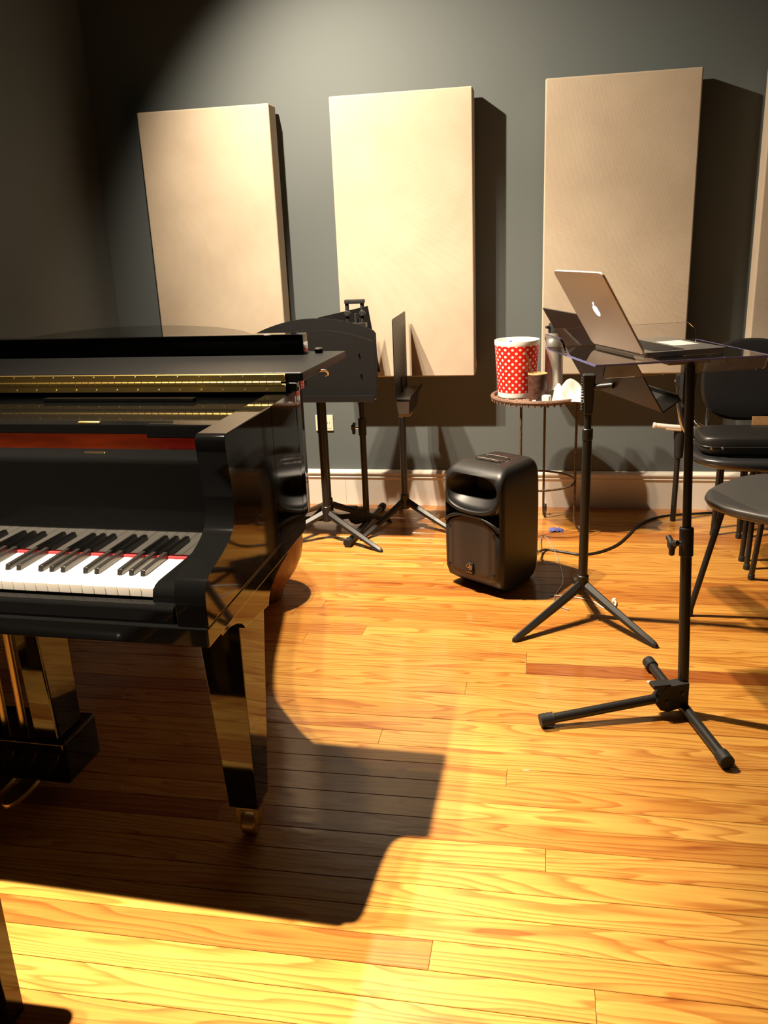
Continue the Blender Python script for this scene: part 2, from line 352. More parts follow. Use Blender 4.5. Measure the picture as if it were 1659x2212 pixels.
# ------------------------------------------------------------------ room
WY = 4.092; XL = -2.119; XR = 2.95; YF = -1.9; ZC = 3.0
bm = bm_new(); box(bm, XL-0.1, XR+0.1, YF-0.1, WY+0.1, -0.08, -0.006); floor = struct(build('floor', bm, 'subfloor'))
bm = bm_new(); box(bm, XL-0.1, XR+0.1, WY, WY+0.1, -0.08, ZC); wall_back = struct(build('wall_back', bm, 'wall'))
bm = bm_new(); box(bm, XL-0.1, XL, YF, WY, -0.08, ZC); struct(build('wall_left', bm, 'wall'))
bm = bm_new(); box(bm, XR, XR+0.1, YF, WY, -0.08, ZC); struct(build('wall_right', bm, 'wall'))
bm = bm_new(); box(bm, XL-0.1, XR+0.1, YF-0.1, YF, -0.08, ZC); struct(build('wall_front', bm, 'wall'))
bm = bm_new(); box(bm, XL-0.1, XR+0.1, YF-0.1, WY+0.1, ZC, ZC+0.1); struct(build('ceiling', bm, 'ceiling'))
# floor boards: rows parallel to the back wall, each board its own object
RW = 0.0715; y = 1.2905-RW*14; rows = []
while y < WY-0.002: rows.append(y); y += RW
for r in rows:
    y0, y1 = r, min(r+RW, WY-0.001)
    x = XL+0.001; first = True
    while x < XR-0.01:
        ln = random.uniform(0.6, 3.4) if first else random.uniform(2.0, 3.6)
        x1 = min(x+ln, XR-0.001)
        if XR-x1 < 0.4: x1 = XR-0.001
        dz = random.uniform(-0.0004, 0.0)
        bm = bm_new(); box(bm, x+0.0004, x1-0.0004, y0+0.0006, y1-0.0006, -0.006, dz, 0.0009, 1)
        build('floor_board', bm, 'wood', floor)
        x = x1; first = False
bm = bm_new(); box(bm, XL, XR, YF, rows[0], -0.006, -0.0002); build('floor_field', bm, 'wood', floor)
# baseboards (board, bead, cap)
def baseboard(name, x0, x1):
    prof = [(WY, 0.0), (WY-0.018, 0.0), (WY-0.018, 0.132), (WY-0.021, 0.138), (WY-0.024, 0.146), (WY-0.020, 0.150), (WY-0.020, 0.158),
            (WY-0.026, 0.160), (WY-0.028, 0.166), (WY-0.026, 0.172), (WY-0.015, 0.175), (WY-0.008, 0.181), (WY, 0.182)]
    bm = bm_new(); prism(bm, prof, 'x', x0, x1); return struct(build(name, bm, 'trim', ang=25))
baseboard('baseboard_back', XL, -0.985); baseboard('baseboard_back_right', -0.984, XR)
bm = bm_new(); box(bm, XL, XL+0.018, YF, WY-0.03, 0, 0.18, 0.004); struct(build('baseboard_left', bm, 'trim'))

# ------------------------------------------------------------------ acoustic panels
def panel(label, x0, z0, z1, w=0.622):
    t = thing('acoustic_panel', label, 'panel', (x0+w/2, WY, 0), 0, 'beige acoustic panels on the back wall')
    y0, y1 = -0.14, -0.035
    bm = bm_new(); box(bm, -w/2, w/2, y0, y1, z0, z1, 0.007, 3)
    # slightly pillowed cloth corners at the bottom
    build('fabric_cover', bm, 'fabric', t)
    bm = bm_new(); box(bm, -w/2+0.03, w/2-0.03, y1, 0.0, z0+0.05, z1-0.05); build('mounting_frame', bm, 'fabric', t)
    bm = bm_new()
    prism(bm, [(w/2-0.004, z0+0.004), (w/2+0.004, z0+0.03), (w/2+0.001, z0+0.07), (w/2-0.004, z0+0.075)], 'y', y1-0.035, y1-0.004)
    build('cloth_fold', bm, 'fabric', t)
    return t
panel('tall beige fabric acoustic panel in the corner behind the grand piano', -1.831, 0.662, 1.877)
panel('tall beige fabric acoustic panel behind the black music stands', -0.937, 0.668, 1.885)
panel('tall beige fabric acoustic panel on the wall behind the open laptop', -0.013, 0.668, 1.892)
panel('beige fabric acoustic panel on the wall behind the oval-backed chairs', 0.872, 0.668, 1.897)

# ------------------------------------------------------------------ grand piano
PT = math.radians(-2.0)
piano = thing('grand_piano', 'glossy black grand piano with front lid folded back and keyboard open', 'piano', (-0.674, 1.298, 0), PT)
UL = -1.328; UR = 0.106
def taper(bm):
    for q in bm.verts:
        k = min(1, max(0, (q.co.x+.35)/.40)); k = k*k*(3-2*k)
        q.co.x -= (min(q.co.y, .66)-.2)*.036*k
    return bm
curve = [(UR, .58), (UR, .60), (.1035, .645), (.088, .70), (.05, .76), (-.01, .815), (-.07, .865), (-.13, .93), (-.195, 1.01), (-.25, 1.11), (-.292, 1.23),
         (-.325, 1.36), (-.362, 1.50), (-.42, 1.64), (-.52, 1.79), (-.66, 1.93), (-.82, 2.03), (-1.0, 2.08), (-1.15, 2.06), (-1.26, 1.97), (-1.317, 1.83), (UL, 1.65)]
cs = [(p.x, p.y) for p in spline([(a, b, 0) for a, b in curve], 4)]
outer = [(UR, .40)] + cs + [(UL, .40)]
def offset(poly, d):
    out = []
    for i, p in enumerate(poly):
        a = Vector(poly[max(0, i-1)]); b = Vector(poly[min(len(poly)-1, i+1)]); t = (b-a).normalized()
        out.append((p[0]+t.y*d, p[1]-t.x*d))
    return out
inner = offset(outer, -0.055)
bm = bm_new(); prism(bm, outer+inner[::-1], 'z', .650, .955); taper(bm); build('rim', bm, 'piano', piano, ang=50)
bm = bm_new(); prism(bm, inner, 'z', .672, .69); build('soundboard', bm, 'drum', piano)
# arms with S-shaped fronts
armp = [(.40, .955), (.135, .955), (.127, .951), (.124, .940), (.1275, .905), (.134, .87), (.138, .835), (.136, .805), (.127, .783), (.108, .768), (.082, .758), (.05, .750),
        (.02, .744), (-.008, .738), (-.024, .728), (-.032, .712), (-.035, .69), (-.035, .650), (.40, .650)]
arms = [(p.y, p.z) for p in spline([(0, a, b) for a, b in armp[1:-2]], 4)]
armpoly = [armp[0]] + arms + [armp[-2], armp[-1]]
for nm, a, b in (('arm', .048, UR), ('arm', UL, UL+.058)):
    bm = bm_new(); prism(bm, armpoly, 'x', a, b, 0.0025, 2); taper(bm); build('arm', bm, 'piano', piano, ang=30)
bm = bm_new(); box(bm, UL, UR, -.040, .60, .614, .6495, .003, 2); taper(bm); build('key_bed', bm, 'piano', piano)
bm = bm_new(); prism(bm, [(-.028, .650), (-.028, .672), (-.025, .678), (-.018, .681), (-.004, .683), (-.004, .650)], 'x', -1.222-.047, .047); build('key_slip', bm, 'piano', piano, ang=60)
blk = [(.149, .651), (.149, .712), (.02, .712), (.004, .709), (-.006, .700), (-.009, .690), (-.009, .651)]
for a, b in ((.001, .047), (-1.269, -1.224)):
    bm = bm_new(); prism(bm, blk, 'x', a, b, .002, 2); build('key_block', bm, 'piano', piano, ang=50)
# keys
KP = .0235
bm = bm_new(); box(bm, -.0114, .0114, 0, .149, .686, .704, .0014, 2); wk = build('white_key', bm, 'ivory', piano); wk.location = (-KP/2, 0, 0)
for i in range(1, 52): twin(wk, piano, (-KP*(i+.5), 0, random.uniform(-.0003, .0003)))
bm = bm_new()
hexa(bm, [(-.0058, .050, .700), (.0058, .050, .700), (.0058, .149, .700), (-.0058, .149, .700)],
     [(-.0045, .054, .7155), (.0045, .054, .7155), (.0047, .149, .7165), (-.0047, .149, .7165)], .0018, 2)
bk = build('black_key', bm, 'ebony', piano)
bpos = [i for i in range(51) if (i % 7) in (1, 2, 3, 5, 6)]
for n, i in enumerate(bpos):
    loc = (-KP*(i+1), 0, 0)
    if n == 0: bk.location = loc
    else: twin(bk, piano, loc)
bm = bm_new(); box(bm, -1.222, 0.0, .1425, .1492, .7042, .7085, .001, 1); build('key_felt_strip', bm, 'felt', piano)
bm = bm_new(); prism(bm, [(.150, .700), (.150, .890), (.152, .898), (.158, .905), (.195, .909), (.202, .906), (.204, .895), (.171, .885), (.171, .700)], 'x', -1.27, .047); build('fallboard', bm, 'piano', piano, ang=50)
bm = bm_new(); box(bm, -1.25, .045, .275, .285, .80, .9235); build('action_rail', bm, 'redwood', piano)
bm = bm_new(); box(bm, -1.25, .045, .206, .274, .862, .868); build('action_shelf', bm, 'redwood', piano)
bm = bm_new(); box(bm, -.115, .044, .225, .255, .8685, .884, .003); build('felt_strip', bm, 'felt', piano)
for k in range(6):
    bm = bm_new(); cyl(bm, (-.10+k*.024, .222, .888), (-.10+k*.024, .216, .888), .004, .003, 10); build('tuning_pin', bm, 'chrome', piano)
# music desk folded flat between the arms
bm = bm_new(); box(bm, -1.262, .046, .255, .60, .924, .945, .003, 2); md = build('music_desk', bm, 'piano', piano)
bm = bm_new(); box(bm, -.105, .046, .236, .2545, .921, .948, .003, 2); build('desk_slide', bm, 'piano', md)
bm = bm_new(); box(bm, -.264, -.217, .256, .264, .945, .9495, .0008, 1); build('brass_catch', bm, 'brass', md)
bm = bm_new(); box(bm, -.50, -.12, .495, .515, .9452, .9540, .002); build('desk_ledge', bm, 'piano', md)
# lid, folded front flap, rail
lo = [p for p in offset([(UR, .56)] + cs + [(UL, .56)], 0.012)]
bm = bm_new(); prism(bm, lo, 'z', .9565, .978, .003, 2); taper(bm); build('lid', bm, 'piano', piano, ang=50)
FL0, FR0 = UL-.012, UR+.014
bm = bm_new(); box(bm, FL0, FR0, .562, .950, .9795, 1.0005, .0045, 3); flap = build('lid_flap', bm, 'satin', piano)
flap['label'] = 'folded-back front lid, satin underside facing up'
bm = bm_new(); box(bm, -1.242, .020, .890, .936, 1.0008, 1.052, .004, 3); build('lid_rail', bm, 'piano', flap)
bm = bm_new(); lathe(bm, [(.006, 0), (.011, .001), (.012, .010), (.009, .013), (.003, .013)], 16, (.055, .915, 1.0006)); build('rubber_bumper', bm, 'rubber', flap)
bm = bm_new(); tube(bm, spline([(.116, .70, .983), (.127, .705, .984), (.131, .72, .979), (.129, .735, .970), (.121, .738, .967)], 5), .0028, 8); build('lid_hook', bm, 'silver', flap)
# continuous hinge on the two meeting edges, facing the player
HA, HB = -1.32, .082
bm = bm_new(); box(bm, HA, HB, .5505, .556, .9585, .9765, .0006, 1); hinge = build('piano_hinge', bm, 'brass', piano)
hinge['label'] = 'long brass hinge joining lid and folded front flap'
bm = bm_new(); box(bm, HA, HB, .5505, .5615, .9815, .9985, .0006, 1); build('hinge_leaf', bm, 'brass', hinge)
bm = bm_new(); cyl(bm, (0, .5515, .979), (.0165, .5515, .979), .0042, seg=12, bev=.0008); kn = build('hinge_knuckle', bm, 'brass', hinge); kn.location = (HA, 0, 0)
n = int((HB-HA)/.0172)
for k in range(1, n): twin(kn, hinge, (HA+k*.0172, 0, 0))
bm = bm_new(); lathe(bm, [(.0004, 0), (.0020, .0002), (.0024, .0012), (.0002, .0013)], 8); bmesh.ops.rotate(bm, verts=bm.verts, cent=(0, 0, 0), matrix=Matrix.Rotation(PI/2, 3, 'X'))
sc = build('hinge_screw', bm, 'brass_dark', hinge); sc.location = (HA+.02, .5508, .9635)
for k in range(26):
    if k: twin(sc, hinge, (HA+.02+k*.0535, .5508, .9635))
    twin(sc, hinge, (HA+.017+k*.0535, .5508, .9935))
# legs
def piano_leg(u, v, mirror=1):
    e = lambda a: u+mirror*a
    bm = bm_new()
    hexa(bm, [(e(-.034), v-.035, .085), (e(.032), v-.035, .085), (e(.032), v+.036, .085), (e(-.034), v+.036, .085)],
         [(e(-.046), v-.072, .585), (e(.049), v-.072, .585), (e(.049), v+.078, .585), (e(-.046), v+.078, .585)], .002, 2)
    lg = build('leg', bm, 'piano', piano)
    prof = [(-.215, .6135), (-.19, .585), (-.15, .588), (-.112, .578), (-.088, .566), (-.076, .548), (.078, .53), (.082, .548), (.10, .564), (.146, .578), (.195, .586), (.232, .586), (.24, .60), (.245, .6135)]
    bm = bm_new(); prism(bm, [(v+a, z) for a, z in prof], 'x', min(e(-.05), e(.062)), max(e(-.05), e(.062)), .002, 2); taper(bm); build('leg_bracket', bm, 'piano', lg, ang=35)
    cm = bm_new()
    for a in (-.025, .019): box(cm, e(a)-.003, e(a)+.009, v-.022, v+.014, .030, .085, .002, 1)
    box(cm, e(-.028), e(.028), v-.022, v+.014, .070, .085, .002, 1)
    cs_ = build('caster_fork', cm, 'brass_dark', lg)
    bm = bm_new(); cyl(bm, (e(-.017), v-.004, .024), (e(.017), v-.004, .024), .024, seg=24, bev=.004); build('caster_wheel', bm, 'brass_dark', lg)
    return lg
piano_leg(.026, .255); piano_leg(-1.248, .255, -1); piano_leg(-.84, 1.66)
# pedal lyre
bm = bm_new(); box(bm, -.76, -.46, .27, .42, .52, .6135, .004, 2); ly = build('pedal_lyre', bm, 'piano', piano)
for a, b in ((-.532, -.470), (-.752, -.690)):
    bm = bm_new(); hexa(bm, [(a+.006, .285, .17), (b+.012, .285, .17), (b+.012, .385, .17), (a+.006, .385, .17)], [(a, .28, .52), (b, .28, .52), (b, .40, .52), (a, .40, .52)], .006, 3); build('lyre_post', bm, 'piano', ly)
for a in (-.585, -.637):
    bm = bm_new(); cyl(bm, (a, .33, .17), (a, .33, .52), .009, seg=12); build('lyre_rod', bm, 'brass_dark', ly)
bm = bm_new(); box(bm, -.78, -.442, .275, .42, .055, .17, .008, 3); build('pedal_box', bm, 'piano', ly)
for a in (-.546, -.611, -.676):
    bm = bm_new(); hexa(bm, [(a-.010, .30, .066), (a+.010, .30, .066), (a+.010, .40, .070), (a-.010, .40, .070)], [(a-.010, .30, .074), (a+.010, .30, .074), (a+.010, .40, .078), (a-.010, .40, .078)])
    prism(bm, [(a+x, .235+y) for x, y in superpts(.021, .066, 2.6, 20)], 'z', .052, .064, .003, 2); build('pedal', bm, 'brass', ly)

# ------------------------------------------------------------------ piano bench (mostly outside the frame, one leg shows)
bn = thing('piano_bench', 'dark lacquered piano bench with straight square legs before the keyboard', 'bench', (-1.26, .80, 0))
bm = bm_new(); box(bm, -.41, .40, -.20, .26, .46, .52, .02, 4); build('seat', bm, 'seat2', bn)
bm = bm_new(); box(bm, -.385, .372, -.18, .235, .38, .459, .003); build('apron', bm, 'benchwood', bn)
for a in (-.385, .331):
    for b in (-.18, .194):
        bm = bm_new(); box(bm, a, a+.041, b, b+.041, 0, .38, .0025); build('leg', bm, 'benchwood', bn)

# ------------------------------------------------------------------ wooden drum under the piano tail
def pw(u, v): # piano frame to world
    c, s = math.cos(PT), math.sin(PT); return (-.674+u*c-v*s, 1.298+u*s+v*c)
dx, dy = pw(-.43, 1.56)
dr = thing('hand_drum', 'rounded brown wooden drum tapering to its foot, under the grand piano', 'drum', (dx, dy, 0))
bm = bm_new(); lathe(bm, [(.075, 0), (.082, .004), (.088, .03), (.108, .065), (.140, .11), (.163, .16), (.173, .21), (.170, .27), (.158, .32), (.15, .34)], 40); build('shell', bm, 'drum', dr, ang=60)
bm = bm_new(); lathe(bm, [(.155, .335), (.163, .34), (.165, .352), (.158, .358), (.03, .360)], 40); build('drum_head', bm, 'skin', dr)

# ------------------------------------------------------------------ music stands
def tri_leg(bm, ang, r1, z0=.105, r0=.022):
    c, s = math.cos(ang), math.sin(ang); d = Vector((c, s, 0)); n = Vector((-s, c, 0)); rs = []
    for t, wd, h in ((0, .015, .030), (.35, .0145, .026), (.8, .0125, .020), (.95, .011, .017), (.985, .008, .012), (1.0, .003, .004)):
        r = r0+(r1-r0)*t; z = z0*(1-t)**1.08
        b = d*r+Vector((0, 0, z if t < .9 else max(z, 0)))
        if z > .001 and t < .9: b.z = max(.0, z-.0)
        rs.append([bm.verts.new(b+n*a*wd+Vector((0, 0, k*h))) for a, k in ((-1, 0), (-.95, .55), (-.15, 1), (.15, 1), (.95, .55), (1, 0))])
    skin(bm, rs)
def tripod_base(t, angs, r, top, mid=None):
    for a in angs:
        bm = bm_new(); tri_leg(bm, math.radians(a), r); build('leg', bm, 'stand', t, ang=25)
    bm = bm_new(); cyl(bm, (0, 0, .085), (0, 0, .155), .0225, .0205, 18, .003); build('collar', bm, 'stand', t)
    m_ = mid or top*.72
    bm = bm_new(); cyl(bm, (0, 0, .09), (0, 0, m_), .0155, seg=16, bev=.001); build('pole', bm, 'stand', t)
    bm = bm_new(); cyl(bm, (0, 0, m_-.02), (0, 0, top), .0115, seg=14); build('upper_pole', bm, 'stand', t)
def arch_desk(t, cx, y, w, z0, z1, arch, m='desk', lip=True):
    n = 18; pts = [(-w/2+.012, z0), (w/2-.012, z0), (w/2-.002, z0+.008), (w/2-.003, z1-arch-.014)]
    for i in range(n+1):
        u = 1-2*i/n; a = (w/2-.014)*u; pts.append((a, z1-arch*abs(u)**2.0))
    pts += [(-w/2+.003, z1-arch-.014), (-w/2+.002, z0+.008)]
    bm = bm_new(); prism(bm, [(cx+a, b) for a, b in pts], 'y', y, y+.0035, .001, 1); dk = build('desk', bm, m, t, ang=30)
    if lip:
        bm = bm_new(); prism(bm, [(y+.002, z0-.012), (y-.052, z0-.012), (y-.056, z0-.008), (y-.056, z0+.016), (y-.053, z0+.016), (y-.053, z0-.006), (y+.002, z0-.006)], 'x', cx-w/2+.012, cx+w/2-.004, .0012, 1); build('ledge', bm, m, dk)
    return dk
# A: arched desk, just behind the piano
A = thing('music_stand', 'black music stand with arched desk and lit bottom ledge, right behind the piano', 'music stand', (-.953, 3.548, 0))
tripod_base(A, (-30, 212, 92), .325, .66, .64)
dk = arch_desk(A, 0.003, -.055, .53, .655, .937, .048)
for a, b in ((-.085, .885), (.005, .79), (.195, .84), (.20, .755)):
    bm = bm_new(); cyl(bm, (a, -.0545, b), (a, -.062, b), .0035, seg=8); build('rivet', bm, 'stand', dk)
bm = bm_new(); box(bm, -.035, .035, -.051, -.012, .66, .74, .005); build('desk_bracket', bm, 'stand', A)
# B: the same kind, half hidden behind A
B = thing('music_stand', 'black music stand with arched desk standing right behind another arched one', 'music stand', (-.975, 3.675, 0))
tripod_base(B, (240, 24, 132), .30, .70, .64)
dk = arch_desk(B, 0.0, -.06, .545, .69, .975, .055)
bm = bm_new(); box(bm, -.035, .035, -.056, -.012, .70, .78, .005); build('desk_bracket', bm, 'stand', B)
# D: desk turned edge-on
D = thing('music_stand', 'black tripod music stand with flat desk turned edge-on, beside the loudspeaker', 'music stand', (-.628, 3.753, 0))
tripod_base(D, (233, -25, 104), .285, .70, .52)
bm = bm_new(); prism(bm, [(-.174, .632), (-.172, .955), (-.165, .966), (.163, .972), (.170, .962), (.170, .632)], 'x', -.001, .0025, .001, 1); dk = build('desk', bm, 'desk', D)
bm = bm_new(); prism(bm, [(.0, .632), (.066, .628), (.069, .645), (.0715, .645), (.069, .622), (.0, .626)], 'y', -.174, .172); build('ledge', bm, 'desk', dk)
bm = bm_new(); hexa(bm, [(.004, -.13, .552), (.055, -.13, .552), (.055, .10, .552), (.004, .10, .552)], [(.004, -.17, .620), (.062, -.17, .620), (.062, .15, .620), (.004, .15, .620)], .003); build('tilt_box', bm, 'stand', D)
bm = bm_new(); box(bm, .006, .056, -.128, -.05, .545, .552, .001); build('tilt_plate', bm, 'tan', D)
# E: tripod stand with grip and desk tilted away
Est = thing('music_stand', 'black tripod music stand with ribbed grip and tilted desk, behind the laptop', 'music stand', (.143, 2.804, 0))
tripod_base(Est, (225, -45, 92), .325, .76, .655)
bm = bm_new(); cyl(bm, (0, 0, .63), (0, 0, .668), .0175, seg=16, bev=.002); build('clutch_ring', bm, 'stand', Est)
bm = bm_new(); hexa(bm, [(-.014, -.016, .715), (.014, -.016, .715), (.012, .014, .715), (-.012, .014, .715)], [(-.022, -.018, .846), (.020, -.018, .846), (.018, .016, .846), (-.020, .016, .846)], .006, 3); gr = build('grip', bm, 'rubber', Est)
bm = bm_new()
for k in range(12): box(bm, -.0245+.0006*(k-11)*-.0, -.0165, -.013, .011, .728+k*.0093, .732+k*.0093, .0012, 1)
build('grip_ribs', bm, 'rubber', gr)
eb = Vector((.355, -.935, 0)); nh = Vector((.935, .355, 0))
BLc = Vector((.148-.143, 3.035-2.804, .772)); up = Vector((-.155, -.059, .270)); ww, hh = .538, up.length; up = up.normalized(); nn = eb.cross(up).normalized()
def pl(bm, a0, a1, b0, b1, c0, c1, o, ea, ebv, ec, bev=.0):
    P = lambda a, b, c: o+ea*a+ebv*b+ec*c
    hexa(bm, [P(a0, b0, c0), P(a1, b0, c0), P(a1, b1, c0), P(a0, b1, c0)], [P(a0, b0, c1), P(a1, b0, c1), P(a1, b1, c1), P(a0, b1, c1)], bev)
bm = bm_new(); pl(bm, 0, ww, 0, hh, -.002, .002, BLc, eb, up, nn, .0012); dk = build('desk', bm, 'desk', Est)
out = nn if nn.dot(nh) > 0 else -nn
bm = bm_new(); pl(bm, 0, ww, -.002, .002, 0, .062, BLc, eb, up, out); pl(bm, 0, ww, -.002, .02, .060, .063, BLc, eb, up, out); build('ledge', bm, 'desk', dk)
bm = bm_new(); cyl(bm, BLc+eb*.27+up*.05-out*.004, (0, 0, .80), .011, seg=10); build('tilt_neck', bm, 'stand', Est)

# T-base folding stands
def tbase(t, a_tube, a_leg, lf, lb, ll, top, ptop=(0, 0), knob_z=.47, knob_a=PI):
    d = Vector((math.cos(a_tube), math.sin(a_tube), 0)); g = Vector((math.cos(a_leg), math.sin(a_leg), 0))
    bm = bm_new(); cyl(bm, d*lf+Vector((0, 0, .020)), -d*lb+Vector((0, 0, .020)), .0135, seg=14); build('cross_leg', bm, 'stand', t)
    for e, s in ((d*lf, 1), (-d*lb, -1)):
        bm = bm_new(); cyl(bm, e-d*s*.03+Vector((0, 0, .0195)), e+d*s*.008+Vector((0, 0, .0195)), .0185, seg=16, bev=.002); build('rubber_foot', bm, 'rubber', t)
    h0 = g*.055+Vector((0, 0, .052)); h1 = g*ll+Vector((0, 0, .020))
    bm = bm_new(); cyl(bm, h0, h1, .0135, seg=14); build('folding_leg', bm, 'stand', t)
    dd = (h1-h0).normalized()
    bm = bm_new(); tube(bm, [h1-dd*.03, h1-dd*.024, h1-dd*.018, h1-dd*.012, h1-dd*.006, h1+dd*.006], [.0185, .0175, .0187, .0176, .0188, .0187], 16); build('rubber_foot', bm, 'rubber', t)
    n_ = Vector((-g.y, g.x, 0))
    prof = [(-.006, .028), (.05, .014), (.072, .022), (.088, .045), (.066, .085), (.058, .092), (-.006, .096)]
    bm = bm_new(); A_ = [bm.verts.new(g*a+n_*.017+Vector((0, 0, z))) for a, z in prof]; B_ = [bm.verts.new(g*a-n_*.017+Vector((0, 0, z))) for a, z in prof]
    bm.faces.new(A_); bm.faces.new(B_[::-1])
    for i in range(len(prof)): j = (i+1) % len(prof); bm.faces.new((A_[i], B_[i], B_[j], A_[j]))
    hb = build('hinge_block', bm, 'rubber', t)
    bm = bm_new(); pl(bm, .045, .095, -.016, .016, .086, .098, Vector((0, 0, 0)), g, n_, Vector((0, 0, 1)), .003); build('release_tab', bm, 'rubber', hb)
    for a, z in ((.055, .045), (.012, .066)):
        for s in (-1, 1):
            bm = bm_new(); q = g*a+n_*.017*s+Vector((0, 0, z)); cyl(bm, q, q+n_*.003*s, .006, seg=10); build('bolt', bm, 'stand', hb)
    tp = Vector((ptop[0], ptop[1], top)); up_ = tp.normalized()
    kz = up_*knob_z
    bm = bm_new(); cyl(bm, (0, 0, .02), kz, .0148, seg=16); build('pole', bm, 'stand', t)
    bm = bm_new(); cyl(bm, kz-up_*.06, kz+up_*.018, .0185, seg=16, bev=.002); build('collar', bm, 'rubber', t)
    bm = bm_new(); cyl(bm, kz, tp, .0115, seg=14); build('upper_pole', bm, 'stand', t)
    k = Vector((math.cos(knob_a), math.sin(knob_a), 0)); q = kz-up_*.025; s_ = Vector((-k.y, k.x, 0))
    bm = bm_new(); cyl(bm, q+k*.014, q+k*.038, .006, seg=10); kb = build('knob_stem', bm, 'chrome', t)
    bm = bm_new()
    for i in range(3):
        a = 2*PI*i/3+.5; r_ = s_*math.cos(a)+Vector((0, 0, 1))*math.sin(a)
        cyl(bm, q+k*.040, q+k*.040+r_*.030, .0085, .0075, 10, .002)
    cyl(bm, q+k*.032, q+k*.050, .012, seg=12, bev=.002); build('knob', bm, 'rubber', t)
    return up_
# F: the acrylic desk stand
Fst = thing('laptop_stand', 'black folding stand with clear acrylic desk holding the open laptop', 'music stand', (.392, 2.19, 0))
tbase(Fst, math.atan2(-.26, .066), math.atan2(-.122, -.38), .268, .255, .40, .945, (-.024, .10), .505, math.radians(200))
fo = Vector((.392, 2.19, 0))
zt = .9555
en = Vector((.954, .30, 0)); ee = Vector((.30, -.954, 0))
FLp = Vector((.128, 2.205, zt))-fo
bm = bm_new(); pl(bm, 0, .46, 0, .40, -.0025, .0025, FLp, en, -ee, Vector((0, 0, 1)), .0008); ad = build('acrylic_desk', bm, 'acrylic', Fst)
ad['label'] = 'clear acrylic desk'
bl_ = FLp-ee*.40
upb = (Vector((0, 0, 1))-ee*.35).normalized()
def strip(name, o, a, u, la, lu, th, chf, m='acrylic', par=None):
    n_ = a.cross(u).normalized(); pts = [(0, 0), (la, 0), (la, lu-chf), (la-chf, lu), (chf, lu), (0, lu-chf)]
    bm = bm_new(); A_ = [bm.verts.new(o+a*p+u*q) for p, q in pts]; B_ = [bm.verts.new(o+a*p+u*q+n_*th) for p, q in pts]
    bm.faces.new(A_); bm.faces.new(B_[::-1])
    for i in range(6): j = (i+1) % 6; bm.faces.new((A_[i], B_[i], B_[j], A_[j]))
    return build(name, bm, m, par)
strip('back_lip', bl_+Vector((0, 0, .0026)), en, upb, .46, .052, .005, .022, par=ad)
strip('front_lip', FLp+en*.025+Vector((0, 0, -.0026)), en, (Vector((0, 0, -1))-ee*.42).normalized(), .435, .036, .005, .006, par=ad)
strip('side_lip', bl_+ee*.02+Vector((0, 0, .0026)), ee, (Vector((0, 0, 1))-en*.30).normalized(), .16, .045, .005, .012, par=ad)
for nm, o, a, la in (('front_edge', FLp, en, .46), ('left_edge', FLp, -ee, .40), ('right_edge', FLp+en*.46, -ee, .40)):
    n_ = Vector((0, 0, 1)); s_ = a.cross(n_)
    bm = bm_new(); pl(bm, 0, la, -.0026, .0026, .0, .0018, o, a, n_, s_ if nm != 'left_edge' else -s_); build(nm, bm, 'acrylic_edge', ad)
bm = bm_new(); pl(bm, .20, .27, .02, .26, -.012, -.0028, FLp, en, -ee, Vector((0, 0, 1)), .002); build('desk_bracket', bm, 'stand', Fst)
for a, b in ((.31, .03), (.36, .03)):
    bm = bm_new(); q = FLp+en*a-ee*b; cyl(bm, q+Vector((0, 0, -.012)), q+Vector((0, 0, -.003)), .008, seg=12, bev=.002); build('rubber_foot', bm, 'rubber', ad)
# C: T-base stand behind the arched stands
Cst = thing('music_stand', 'black folding-leg music stand with handle bracket, behind the arched stands', 'music stand', (-.808, 3.725, 0))
tbase(Cst, math.atan2(-.285, -.03), math.atan2(.02, -.34), .285, .262, .35, .96, (0, 0), .50, math.radians(185))
pa, pb = Vector((-.975+.808, 3.69-3.725, .0)), Vector((-.784+.808, 3.862-3.725, .0))
ea = (pb-pa); wl = ea.length; ea = (ea.normalized()+Vector((0, 0, .125))).normalized(); ub = Vector((-.06, .05, 1)); ub = (ub-ea*ub.dot(ea)).normalized(); nc = ea.cross(ub)
bm = bm_new(); pl(bm, 0, wl, -.30, 0, -.0015, .0015, Vector((pa.x, pa.y, .972)), ea, ub, nc, .001); build('desk', bm, 'desk', Cst)
bm = bm_new()
for a in (-.036, .030): cyl(bm, (a, -.025, .935), (a*1.02, -.025, 1.03), .0085, seg=10); cyl(bm, (a, -.038, .985), (a, -.012, .985), .013, seg=12, bev=.002)
box(bm, -.046, .042, -.038, -.012, 1.026, 1.044, .004, 2); cyl(bm, (.0, -.02, .93), (.0, -.02, .985), .008, seg=10); build('handle_bracket', bm, 'rubber', Cst)
bm = bm_new(); box(bm, -.05, .045, -.045, .0, .925, .945, .003); build('bracket_base', bm, 'stand', Cst)

# ------------------------------------------------------------------ PA loudspeaker
fx = Vector((.23, -.162, 0)).normalized()
spk = thing('loudspeaker', 'black moulded loudspeaker with perforated grille standing on the wood floor', 'loudspeaker', (-.255, 2.992, 0), math.atan2(fx.y, fx.x))
H = .487
def spk_ring(bm, z, wf, wb, yf, yb, r=.05):
    # rounded trapezoid
    pts = []
    cor = [(-wf/2, yf), (wf/2, yf), (wb/2, yb), (-wb/2, yb)]
    for i, (cx_, cy_) in enumerate(cor):
        a = Vector(cor[i-1])-Vector((cx_, cy_)); b = Vector(cor[(i+1) % 4])-Vector((cx_, cy_))
        a.normalize(); b.normalize(); p = Vector((cx_, cy_))
        for k in range(7):
            t = k/6; q = (p+a*r)*(1-t)**2+p*2*t*(1-t)+(p+b*r)*t*t; pts.append(bm.verts.new((q.x, q.y, z)))
    return pts
bm = bm_new(); rs = []
